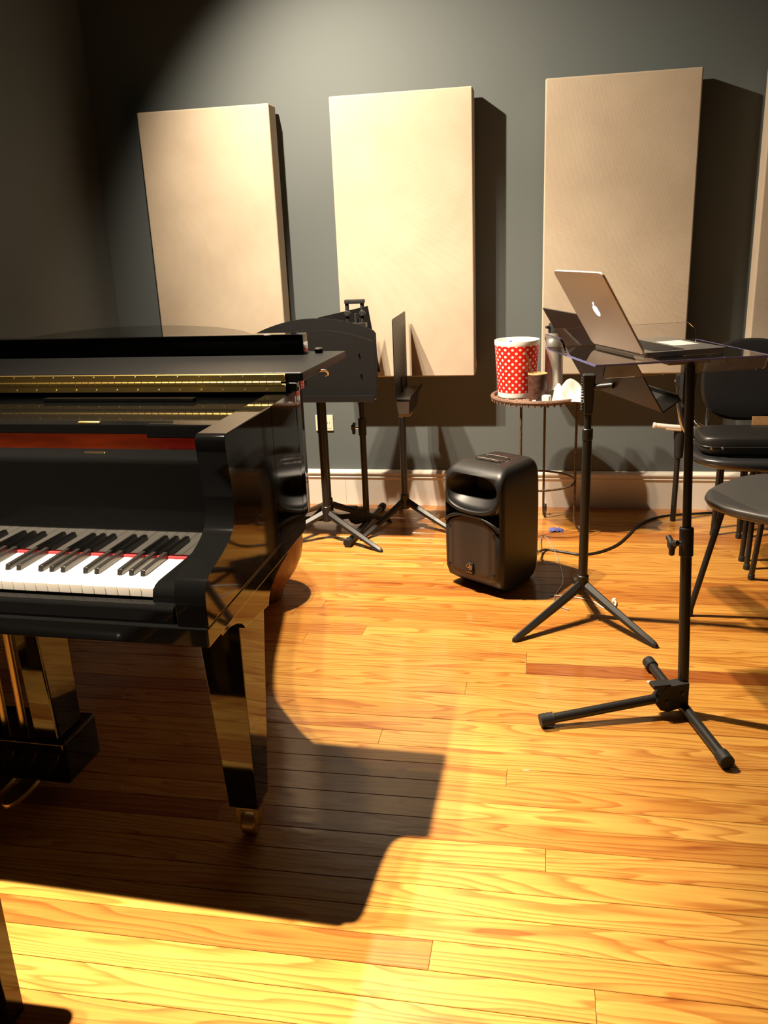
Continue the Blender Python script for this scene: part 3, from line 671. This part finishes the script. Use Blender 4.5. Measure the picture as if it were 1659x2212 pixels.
for z, s, dyf in ((.0, .80, .075), (.006, .86, .065), (.018, .92, .045), (.04, .965, .012), (.075, .99, .0), (.15, 1.0, .0), (.30, 1.0, .0), (.40, .992, .0), (.43, .98, .003), (.452, .95, .012), (.468, .90, .026), (.480, .82, .048), (.486, .72, .072), (H, .55, .105)):
    rs.append(spk_ring(bm, z, .282*s, .205*s, -.0+dyf, .29-(1-s)*.16, .030*s))
skin(bm, rs); body = build('cabinet', bm, 'cabinet', spk, ang=60)
def cut(target, bmc):
    o = build('cutter', bmc, 'void'); md_ = target.modifiers.new('cut', 'BOOLEAN'); md_.object = o; md_.operation = 'DIFFERENCE'; md_.solver = 'EXACT'
    o.parent = target.parent
    bpy.context.view_layer.update(); dg = bpy.context.evaluated_depsgraph_get()
    me = bpy.data.meshes.new_from_object(target.evaluated_get(dg)); target.modifiers.clear(); old = target.data; target.data = me
    bpy.data.objects.remove(o, do_unlink=True)
    for p in me.polygons: p.use_smooth = True
    me.set_sharp_from_angle(angle=math.radians(40))
# horn mouth: flared throat
bmc = bm_new(); rr = []
for y_, hx, hz, cz in ((-.03, .124, .068, .394), (.0, .120, .065, .394), (.012, .110, .056, .396), (.03, .094, .044, .399), (.055, .074, .033, .402), (.09, .054, .026, .404), (.12, .046, .024, .405)):
    rr.append([bmc.verts.new((a, y_, cz+b)) for a, b in superpts(hx, hz, 2.6, 40)])
skin(bmc, rr); cut(body, bmc)
for s in (-1, 1):   # ports
    bmc = bm_new(); prism(bmc, [(s*.127, .333), (s*.127, .272), (s*.092, .294), (s*.066, .311), (s*.10, .320)], 'y', -.03, .05); cut(body, bmc)
bm = bm_new(); box(bm, -.047, .047, .085, .10, .375, .435, .01); build('horn_throat', bm, 'cabinet', spk)
# lower horn lip (smile) and ridge above the grille
bm = bm_new(); tube(bm, spline([(-.120, .006, .372), (-.106, -.002, .342), (-.062, -.006, .322), (0, -.007, .316), (.062, -.006, .322), (.106, -.002, .342), (.120, .006, .372)], 6), .0085, 10); build('horn_lip', bm, 'cabinet', spk)
bm = bm_new(); tube(bm, spline([(-.128, .004, .258), (-.105, -.002, .280), (-.055, -.006, .298), (0, -.007, .303), (.055, -.006, .298), (.105, -.002, .280), (.128, .004, .258)], 6), .0065, 10); build('grille_ridge', bm, 'cabinet', spk)
bm = bm_new(); g = []
for i in range(19):
    a = -.127+.254*i/18; q_ = abs(a)/.127
    zb = .040+.010*q_**2+.028*q_**10; zt_ = .296-.046*q_**2.0-.012*q_**8; col = []
    for j in range(17):
        b = zb+(zt_-zb)*j/16; col.append(bm.verts.new((a, -.006+.010*q_**4+.020*max(0, (.08-b)/.04)**1.6, b)))
    g.append(col)
for i in range(18):
    for j in range(16): bm.faces.new((g[i][j], g[i+1][j], g[i+1][j+1], g[i][j+1]))
ext = bmesh.ops.extrude_face_region(bm, geom=bm.faces[:])
for v_ in [q for q in ext['geom'] if isinstance(q, bmesh.types.BMVert)]: v_.co.y += .02
gri = build('grille', bm, 'grille', spk, ang=50)
for a, b in ((-.106, .090), (.106, .090), (-.103, .245), (.103, .245)):
    bm = bm_new(); cyl(bm, (a, .01, b), (a, -.0035, b), .0065, .006, 12); build('grille_screw', bm, 'void', gri)
# badge: ring, three crossed forks, lettering
bm = bm_new(); box(bm, -.0155, .0155, -.0125, .008, .072, .118, .002); bad = build('badge', bm, 'void', spk)
bm = bm_new(); tube(bm, [(.0125*math.cos(2*PI*k/24), -.0135, .103+.0125*math.sin(2*PI*k/24)) for k in range(24)], .0013, 6, closed=True)
for k in range(6):
    a = PI/6+k*PI/3; cyl(bm, (0, -.0135, .103), (.0115*math.cos(a), -.0135, .103+.0115*math.sin(a)), .0010, .0013, 6)
    for s in (-1, 1): cyl(bm, (.004*math.cos(a+s*.5), -.0135, .103+.004*math.sin(a+s*.5)), (.0095*math.cos(a+s*.16), -.0135, .103+.0095*math.sin(a+s*.16)), .0005, .0006, 5)
build('badge_emblem', bm, 'badge', bad)
fc = bpy.data.curves.new('badge_text', 'FONT'); fc.body = 'YAMAHA'; fc.size = .0085; fc.align_x = 'CENTER'; fc.extrude = .0006
fo_ = bpy.data.objects.new('badge_text', fc); C.objects.link(fo_); bpy.context.view_layer.update()
me = bpy.data.meshes.new_from_object(fo_.evaluated_get(bpy.context.evaluated_depsgraph_get())); bpy.data.objects.remove(fo_)
me.materials.clear(); me.materials.append(MT['badge']); tx = bpy.data.objects.new('badge_lettering', me); C.objects.link(tx); tx.parent = bad
tx.rotation_euler = (PI/2, 0, 0); tx.location = (0, -.0135, .0775); tx.scale = (.8, 1, 1)
bm = bm_new(); tube(bm, spline([(-.055, .10, H-.002), (-.05, .10, H+.006), (0, .10, H+.008), (.05, .10, H+.006), (.055, .10, H-.002)], 4), .003, 8)
tube(bm, spline([(-.055, .155, H-.002), (-.05, .155, H+.006), (0, .155, H+.008), (.05, .155, H+.006), (.055, .155, H-.002)], 4), .003, 8); build('handle_trim', bm, 'chrome', spk)
bm = bm_new(); box(bm, -.05, .05, .105, .15, H-.004, H+.002, .001); build('top_handle', bm, 'cabinet', spk)

# ------------------------------------------------------------------ round side table and the things on it
TX, TY, TZ = -.022, 3.73, .612
tb = thing('side_table', 'round brown wicker side table on thin wrought-iron legs', 'table', (TX, TY, 0))
bm = bm_new(); tube(bm, [(.197*math.cos(2*PI*k/48), .197*math.sin(2*PI*k/48), TZ+.004) for k in range(48)], .0095, 8, closed=True); build('rim', bm, 'wicker', tb)
bm = bm_new()
for k in range(15):
    r = .012+.0127*k; tube(bm, [(r*math.cos(2*PI*j/36), r*math.sin(2*PI*j/36), TZ-.004+.0012*math.sin(j*5+k*2)) for j in range(36)], .0062, 5, closed=True)
lathe(bm, [(.003, TZ-.008), (.19, TZ-.008), (.19, TZ-.006), (.003, TZ-.006)], 24)
o = build('woven_top', bm, 'wicker', tb, stuff=True)
bm = bm_new()
for k in range(46):
    a = 2*PI*k/46; cyl(bm, (.199*math.cos(a), .199*math.sin(a), TZ-.014), (.199*math.cos(a), .199*math.sin(a), TZ-.004), .004, .005, 6)
build('rim_wrapping', bm, 'wicker', tb, stuff=True)
for ang in (80, -6, 245):
    a = math.radians(ang); d = Vector((math.cos(a), math.sin(a), 0))
    pts = [d*.165+Vector((0, 0, TZ-.008)), d*.165+Vector((0, 0, .35)), d*.166+Vector((0, 0, .10)), d*.170+Vector((0, 0, .045)), d*.185+Vector((0, 0, .014)), d*.206+Vector((0, 0, .006)), d*.226+Vector((0, 0, .016)), d*.233+Vector((0, 0, .036)), d*.224+Vector((0, 0, .052)), d*.211+Vector((0, 0, .050)), d*.207+Vector((0, 0, .040))]
    bm = bm_new(); tube(bm, spline(pts, 5), .0055, 8); build('leg', bm, 'iron', tb)
bm = bm_new(); tube(bm, [(.166*math.cos(2*PI*k/40), .166*math.sin(2*PI*k/40), .232) for k in range(40)], .005, 8, closed=True); build('leg_ring', bm, 'iron', tb)
TT = TZ+.0025
can = thing('polka_dot_canister', 'red canister with white polka dots and white rims on the wicker table', 'canister', (-.115, 3.725, TT))
bm = bm_new(); lathe(bm, [(.0815, .022), (.0945, .222), (.0930, .222), (.0795, .022)], 48); build('printed_sleeve', bm, 'polka', can)
bm = bm_new(); lathe(bm, [(.05, 0), (.079, .001), (.081, .006), (.0818, .023), (.078, .023), (.03, .006)], 40); build('base_rim', bm, 'white', can)
bm = bm_new(); lathe(bm, [(.0943, .221), (.0955, .226), (.0963, .240), (.0945, .2425), (.0915, .240), (.0905, .224), (.078, .03), (.02, .024), (.02, .022), (.0770, .0225), (.0912, .2205)], 48); build('top_rim', bm, 'white', can)
bm = bm_new(); tube(bm, spline([(-.035, -.055, .21), (-.03, -.07, .232), (-.022, -.082, .245)], 4), .0025, 6); cyl(bm, (-.03, -.083, .238), (-.014, -.079, .236), .009, .006, 8, .002); build('blue_tag', bm, 'bluetag', can)
mate = thing('mate_cup', 'small dark brown mate cup with a metal straw beside the canister', 'cup', (-.026, 3.600, TT))
bm = bm_new(); lathe(bm, [(.028, 0), (.034, .002), (.036, .02), (.0385, .06), (.040, .112), (.0385, .1125), (.036, .11), (.034, .02), (.01, .012)], 28); build('cup_body', bm, 'gourd', mate)
bm = bm_new(); lathe(bm, [(.0385, .1120), (.0405, .1125), (.0405, .116), (.037, .117), (.036, .1115)], 28); build('cup_rim', bm, 'tan', mate)
bm = bm_new(); tube(bm, spline([(.005, .0, .03), (-.020, .0, .115), (-.036, .0, .165), (-.052, .0, .205)], 5), [.003]*15+[.0045], 8); build('straw', bm, 'badge', mate)
th = thing('steel_thermos', 'tall stainless steel thermos flask with a black stopper on the table', 'thermos', (.042, 3.765, TT))
bm = bm_new(); lathe(bm, [(.02, 0), (.036, .001), (.0385, .006), (.0385, .205), (.037, .222), (.030, .238), (.027, .243), (.027, .262), (.02, .262)], 36); build('flask', bm, 'steel', th, ang=50)
bm = bm_new(); lathe(bm, [(.026, .262), (.0275, .266), (.0265, .296), (.022, .303), (.005, .304)], 28); cyl(bm, (-.02, -.015, .285), (-.036, -.03, .290), .006, seg=8); build('stopper', bm, 'rubber', th)
# crumpled white cloth
bm = bm_new(); NX, NY = 30, 22; g = []
rnd = random.Random(3)
for i in range(NX):
    row = []
    for j in range(NY):
        u = i/(NX-1)*2-1; v = j/(NY-1)*2-1
        e_ = max(0, 1-(abs(u)**2.4+abs(v)**2.4))**.5
        hgt = .078*e_*(.62+.38*math.sin(5.1*u+1.3)*math.cos(3.7*v+.5)+.22*math.sin(9*u*v+2*u)) + .012*math.exp(-((u-.25)**2+(v-.1)**2)*8)
        row.append(bm.verts.new((u*.085+.008*math.sin(v*4), v*.062+.006*math.sin(u*6), max(.0015, hgt))))
    g.append(row)
for i in range(NX-1):
    for j in range(NY-1): bm.faces.new((g[i][j], g[i+1][j], g[i+1][j+1], g[i][j+1]))
ext = bmesh.ops.extrude_face_region(bm, geom=bm.faces[:]);
for v_ in [q for q in ext['geom'] if isinstance(q, bmesh.types.BMVert)]: v_.co.z = 0.0
o = build('crumpled_cloth', bm, 'cloth', ang=80); o.location = (.098, 3.632, TT); o.rotation_euler = (0, 0, -.12); tag(o, 'crumpled white cloth lying on the wicker table', 'cloth')
ch = thing('charger', 'small white charger cube with plug in front of the crumpled cloth', 'charger', (.012, 3.565, TT), -.3)
bm = bm_new(); box(bm, -.017, .017, -.014, .014, 0, .030, .005, 3); build('charger_body', bm, 'white', ch)
bm = bm_new(); tube(bm, spline([(-.016, -.008, .006), (-.028, -.014, .006), (-.040, -.02, .006)], 3), .005, 8); build('cable_plug', bm, 'rubber', ch)
bm = bm_new(); cyl(bm, (-.040, -.02, .006), (-.052, -.026, .006), .0055, seg=10); build('plug_tip', bm, 'white', ch)
o = one('red_bottle_cap', 'redplastic', None, lathe, [(.006, 0), (.014, .001), (.0145, .011), (.012, .013), (.002, .013)], 20); o.location = (.083, 3.715, TT); tag(o, 'small red cap beside the crumpled white cloth on the table', 'cap')

# ------------------------------------------------------------------ laptop
lt = thing('laptop', 'open silver laptop with a glowing lid logo on the clear acrylic desk', 'laptop', (0, 0, 0))
zl = zt+.0030
LBR = Vector((.2595, 2.312, zl)); le = Vector((.391, -.92, 0)); ln_ = Vector((.92, .391, 0)); LW, LD = .297, .235
lt.location = LBR
Z1 = Vector((0, 0, 1)); O0 = Vector((0, 0, 0))
def rslab(bm, o, a, b, n_, la, lb, th, r=.012, seg=5):
    pts = []
    for cx_, cy_, a0 in ((la-r, r, -PI/2), (la-r, lb-r, 0), (r, lb-r, PI/2), (r, r, PI)):
        for k in range(seg+1): t = a0+PI/2*k/seg; pts.append((cx_+r*math.cos(t), cy_+r*math.sin(t)))
    A_ = [bm.verts.new(o+a*p+b*q) for p, q in pts]; B_ = [bm.verts.new(o+a*p+b*q+n_*th) for p, q in pts]
    bm.faces.new(A_[::-1]); bm.faces.new(B_)
    for i in range(len(pts)): j = (i+1) % len(pts); bm.faces.new((A_[i], A_[j], B_[j], B_[i]))
bm = bm_new(); rslab(bm, O0, -le, ln_, Z1, LW, LD, .0135); lb_ = build('base', bm, 'alumid', lt)
bm = bm_new()
for r_ in range(5):
    for k in range(14):
        w_ = (LW-.03)/14; a0 = .015+k*w_; b0 = .030+r_*.0185
        pl(bm, a0+.001, a0+w_-.001, b0, b0+.0165, .0135, .0148, O0, -le, ln_, Z1)
build('keyboard', bm, 'keys', lb_)
bm = bm_new(); pl(bm, LW/2-.05, LW/2+.05, .14, .215, .0135, .0138, O0, -le, ln_, Z1); build('trackpad', bm, 'alu', lb_)
lu = (Vector((-.1205, -.0505, .2125))).normalized(); lu = (lu-le*lu.dot(le)).normalized(); lnm = le.cross(lu).normalized()
if lnm.dot(ln_) < 0: lnm = -lnm       # towards the keyboard side
hz = O0+Z1*.011
bm = bm_new(); rslab(bm, hz, -le, lu, -lnm, LW, .247, .0055, .016); ld = build('lid', bm, 'alu', lt)
bm = bm_new(); pl(bm, .012, LW-.012, .018, .235, .0002, .0012, hz, -le, lu, lnm); build('screen', bm, 'screen', ld)
bm = bm_new(); cyl(bm, hz-le*.02, hz-le*(LW-.02), .006, seg=10); build('hinge', bm, 'keys', lt)
ap = []
for k in range(40):
    t = 2*PI*k/40; x_ = math.sin(t); y_ = math.cos(t)
    r_ = 1.0-.10*math.exp(-((t if t < PI else 2*PI-t)/.22)**2)-.05*math.exp(-((t-PI)/.2)**2)
    x_ *= r_*.92*(1-.10*max(0, -y_)); y_ *= r_
    d_ = math.hypot(x_-1.22, y_-.12)
    if d_ < .5: x_ = 1.22-math.sqrt(max(0, .25-(y_-.12)**2))
    ap.append((x_*.0165, y_*.0175))
lc = hz-le*(LW*.5)+lu*.125-lnm*.0056
def flat(bm, pts, o, a, b, n_, th):
    A_ = [bm.verts.new(o+a*p+b*q) for p, q in pts]; B_ = [bm.verts.new(o+a*p+b*q+n_*th) for p, q in pts]
    bm.faces.new(A_); bm.faces.new(B_[::-1])
    for i in range(len(pts)): j = (i+1) % len(pts); bm.faces.new((A_[i], B_[i], B_[j], A_[j]))
bm = bm_new(); flat(bm, ap, lc, le, lu, -lnm, .0004)
flat(bm, [(.001+.0055*math.sin(t)*math.cos(.6)+.003*math.cos(t)*0-.0, .0235+.0065*math.cos(t)) if False else (.0035+.0022*math.cos(t)+.0035*math.sin(t), .0235-.0022*math.cos(t)+.0045*math.sin(t)) for t in [2*PI*k/12 for k in range(12)]], lc, le, lu, -lnm, .0004)
build('lid_logo', bm, 'logo', ld)

# ------------------------------------------------------------------ chairs
def chair(label, loc, rot, m, seat_hx, seat_hy, seat_z, back=True, back_y=.20, back_z=(.55, .86), back_w=.17, spread=(.62, .86), back_x=0.0, group='black chairs by the right side'):
    t = thing('chair', label, 'chair', loc, rot, group)
    bm = bm_new(); rs_ = []
    for s, z, dz in ((.60, -.040, 0), (.88, -.034, 0), (.97, -.022, 0), (1.0, -.008, 0), (.985, .004, 0), (.92, .010, 0), (.6, .004, 0), (.25, -.001, 0)):
        rs_.append([bm.verts.new((a*s, b*s, seat_z+z+.02*(b/seat_hy)*s*0)) for a, b in superpts(seat_hx, seat_hy, 2.8, 40)])
    skin(bm, rs_); build('seat', bm, m, t, ang=60)
    for sx in (-1, 1):
        for sy in (-1, 1):
            bm = bm_new(); cyl(bm, (sx*seat_hx*spread[0], sy*seat_hy*spread[0], seat_z-.03), (sx*seat_hx*spread[1], sy*seat_hy*spread[1], .012), .0105, seg=12); lg = build('leg', bm, 'stand', t)
            bm = bm_new(); cyl(bm, (sx*seat_hx*(spread[1]-.003), sy*seat_hy*(spread[1]-.003), .022), (sx*seat_hx*(spread[1]+.002), sy*seat_hy*(spread[1]+.002), 0), .0125, seg=12, bev=.002); build('leg_cap', bm, 'rubber', lg)
    if back:
        zc = sum(back_z)/2; hz_ = (back_z[1]-back_z[0])/2
        bm = bm_new(); rs_ = []
        for s, d in ((.55, .0), (.92, -.002), (1.0, .008), (.97, .020), (.8, .026), (.4, .024)):
            rs_.append([bm.verts.new((back_x+a*s, back_y+d+.35*(a*s)**2*-1, zc+b*s)) for a, b in superpts(back_w, hz_, 2.5, 40)])
        skin(bm, rs_); bk2 = build('backrest', bm, m, t, ang=60)
        for sx in (-1, 1):
            bm = bm_new(); tube(bm, spline([(back_x+sx*back_w*.75, seat_hy*.55, seat_z-.03), (back_x+sx*back_w*.78, back_y-.02, seat_z+.02), (back_x+sx*back_w*.78, back_y+.018, back_z[0]+.02), (back_x+sx*back_w*.72, back_y+.026, zc)], 5), .009, 10); build('back_post', bm, 'chrome', t)
            bm = bm_new(); box(bm, back_x+sx*back_w*.72-.02, back_x+sx*back_w*.72+.02, back_y+.016, back_y+.036, zc-.04, zc+.01, .003); br = build('back_bracket', bm, 'stand', t)
            for b in (-.012, .012):
                bm = bm_new(); cyl(bm, (back_x+sx*back_w*.72+b, back_y+.035, zc-.015), (back_x+sx*back_w*.72+b, back_y+.040, zc-.015), .005, seg=8); build('bolt', bm, 'chrome', br)
    return t
Q = chair('black chair with oval backrest facing the room, soft case on its seat', (.865, 3.345, 0), 0, 'seat2', .315, .19, .458, True, .155, (.548, .868), .175, spread=(.20, .24), back_x=-.085)
R_ = chair('grey plastic chair seat on black legs next to the laptop stand', (.815, 2.885, 0), math.radians(-128), 'seat', .262, .250, .418, True, .235, (.52, .82), .18)
P_ = chair('black chair with steel arm tube against the wall, behind the oval-backed chair', (.80, 3.735, 0), math.radians(72), 'seat2', .15, .15, .44, True, .20, (.55, .835), .15, spread=(.3, .35))
# arm post with sleeve and steel tube on the rear chair
c72, s72 = math.cos(math.radians(-72)), math.sin(math.radians(-72))
def toP_(x, y_, z): X, Y = x-.80, y_-3.735; return Vector((c72*X-s72*Y, s72*X+c72*Y, z))
bm = bm_new(); cyl(bm, toP_(.593, 3.893, 0), toP_(.60, 3.89, .60), .0125, seg=12); build('arm_post', bm, 'stand', P_)
bm = bm_new(); tube(bm, [toP_(.599, 3.89, .30), toP_(.599, 3.89, .31), toP_(.599, 3.89, .36), toP_(.599, 3.89, .40), toP_(.60, 3.89, .425), toP_(.60, 3.89, .435)], [.018, .020, .0215, .026, .026, .014], 14); build('arm_sleeve', bm, 'rubber', P_)
bm = bm_new(); cyl(bm, toP_(.484, 3.87, .452), toP_(.655, 3.87, .436), .011, seg=14, bev=.002); cyl(bm, toP_(.48, 3.87, .4525), toP_(.492, 3.87, .4513), .0135, seg=14, bev=.002); cyl(bm, toP_(.535, 3.868, .438), toP_(.60, 3.868, .432), .008, seg=10); build('arm_tube', bm, 'silver', P_)
# soft case on chair seat
cs2 = thing('soft_case', 'black zipped soft instrument case lying on the oval-backed chair seat', 'case', (.80, 3.34, .470))
bm = bm_new(); rs_ = []
for s, z in ((.90, 0), (.98, .010), (1.0, .022), (.985, .033)): rs_.append([bm.verts.new((a*s, b*s, z)) for a, b in superpts(.225, .115, 5, 40)])
skin(bm, rs_); build('case_bottom', bm, 'case', cs2, ang=60)
bm = bm_new(); rs_ = []
for s, z in ((.985, .0345), (1.0, .045), (.985, .062), (.93, .072), (.6, .077), (.2, .078)): rs_.append([bm.verts.new((a*s, b*s, z)) for a, b in superpts(.225, .115, 5, 40)])
skin(bm, rs_); build('case_lid', bm, 'case', cs2, ang=60)
bm = bm_new(); tube(bm, [Vector((a*1.004, b*1.004, .034)) for a, b in superpts(.225, .115, 5, 48)], .0028, 6, closed=True); build('zip', bm, 'stand', cs2)
for a in (-.19, -.15):
    bm = bm_new(); cyl(bm, (a, -.116, .034), (a, -.124, .030), .004, seg=8); build('zip_pull', bm, 'chrome', cs2)
bm = bm_new(); box(bm, -.045, .045, -.0012, .0012, 0, .10, .0005, 1); o = build('tan_card', bm, 'paper'); o.location = (.845, 3.470, .4705); tag(o, 'small tan card standing behind the black soft case', 'card')

# ------------------------------------------------------------------ outlet, cables, bits on the floor
ou = thing('wall_outlet', 'ivory two-gang wall outlet plate above the baseboard', 'outlet', (-1.08, WY, .422))
bm = bm_new(); box(bm, -.045, .045, -.007, 0, -.040, .040, .002, 2); build('cover_plate', bm, 'plate', ou)
for a in (-.022, .022):
    bm = bm_new(); box(bm, a-.015, a+.015, -.0085, -.006, -.027, .027, .0015); rc = build('receptacle', bm, 'plate', ou)
    for b in (-.005, .005):
        bm = bm_new(); box(bm, a+b-.0008, a+b+.0008, -.0092, -.0084, -.004, .006); build('slot', bm, 'void', rc)
bm = bm_new(); tube(bm, spline([(-.02, 3.30, .06), (-.01, 3.36, .03), (.02, 3.45, .006), (.09, 3.43, .0055), (.165, 3.405, .0055), (.24, 3.44, .0055), (.315, 3.53, .0055), (.37, 3.65, .0055), (.43, 3.80, .0055), (.50, 3.90, .0055), (.58, 3.955, .0055), (.68, 3.985, .0055), (.78, 4.01, .0055), (.92, 4.045, .0055)], 6), .0052, 8)
o = build('power_cable', bm, 'cable'); tag(o, 'thick black cable curving across the floor from the loudspeaker to the wall', 'cable')
bm = bm_new(); tube(bm, spline([(-.012, 3.27, .05), (.0, 3.60, .0035), (.02, 3.62, .0025), (.048, 3.50, .0025), (.075, 3.30, .0025), (.085, 3.16, .0025), (.080, 3.07, .0025), (.058, 2.985, .0025), (.050, 2.93, .0025), (.062, 2.88, .0025), (.10, 2.845, .0025)], 6), .0022, 6)
o = build('thin_cord', bm, 'steel'); tag(o, 'thin pale cord looping over the floor beside the loudspeaker', 'cable')
eb_ = thing('earphone_cord', 'white earphone cord with bud lying around the tripod foot', 'earphones', (.13, 2.955, 0))
def ef(x, y_, z): return (x-.13, y_-2.955, z)
bm = bm_new(); tube(bm, spline([ef(.038, 2.972, .003), ef(.09, 2.964, .003), ef(.14, 2.955, .003), ef(.185, 2.93, .003), ef(.215, 2.88, .003), ef(.24, 2.862, .003), ef(.258, 2.872, .004), ef(.266, 2.905, .010)], 6), .0024, 6); build('cord', bm, 'white', eb_)
bm = bm_new(); tube(bm, spline([ef(.258, 2.872, .005), ef(.266, 2.905, .008), ef(.264, 2.925, .010)], 4), [.0035]*8+[.004], 8); lathe(bm, [(.002, 0), (.007, .003), (.0085, .009), (.006, .015), (.002, .016)], 14, ef(.262, 2.927, .001)); build('ear_bud', bm, 'white', eb_)
bm = bm_new(); g = []
for i in range(9):
    g.append([bm.verts.new(((i/8-.5)*.062+.004*math.sin(j*2), (j/5-.5)*.05+.005*math.cos(i*2), .0008+.008*abs(math.sin(i*1.3+j*1.9))*(1-abs(i/4-1)**3))) for j in range(6)])
for i in range(8):
    for j in range(5): bm.faces.new((g[i][j], g[i+1][j], g[i+1][j+1], g[i][j+1]))
ext = bmesh.ops.extrude_face_region(bm, geom=bm.faces[:])
for v_ in [q for q in ext['geom'] if isinstance(q, bmesh.types.BMVert)]: v_.co.z += .0006
o = build('plastic_wrapper', bm, 'blue', ang=80); o.location = (.065, 3.72, 0); tag(o, 'small crumpled blue plastic wrapper on the floor under the wicker table', 'wrapper')
bm = bm_new(); box(bm, -.006, .006, -.005, .005, 0, .0012, .0003, 1); o = build('paper_scrap', bm, 'white'); o.location = (.322, 2.351, 0); o.rotation_euler = (0, 0, .2); tag(o, 'tiny white paper scrap on the floor by the folding stand foot', 'paper')
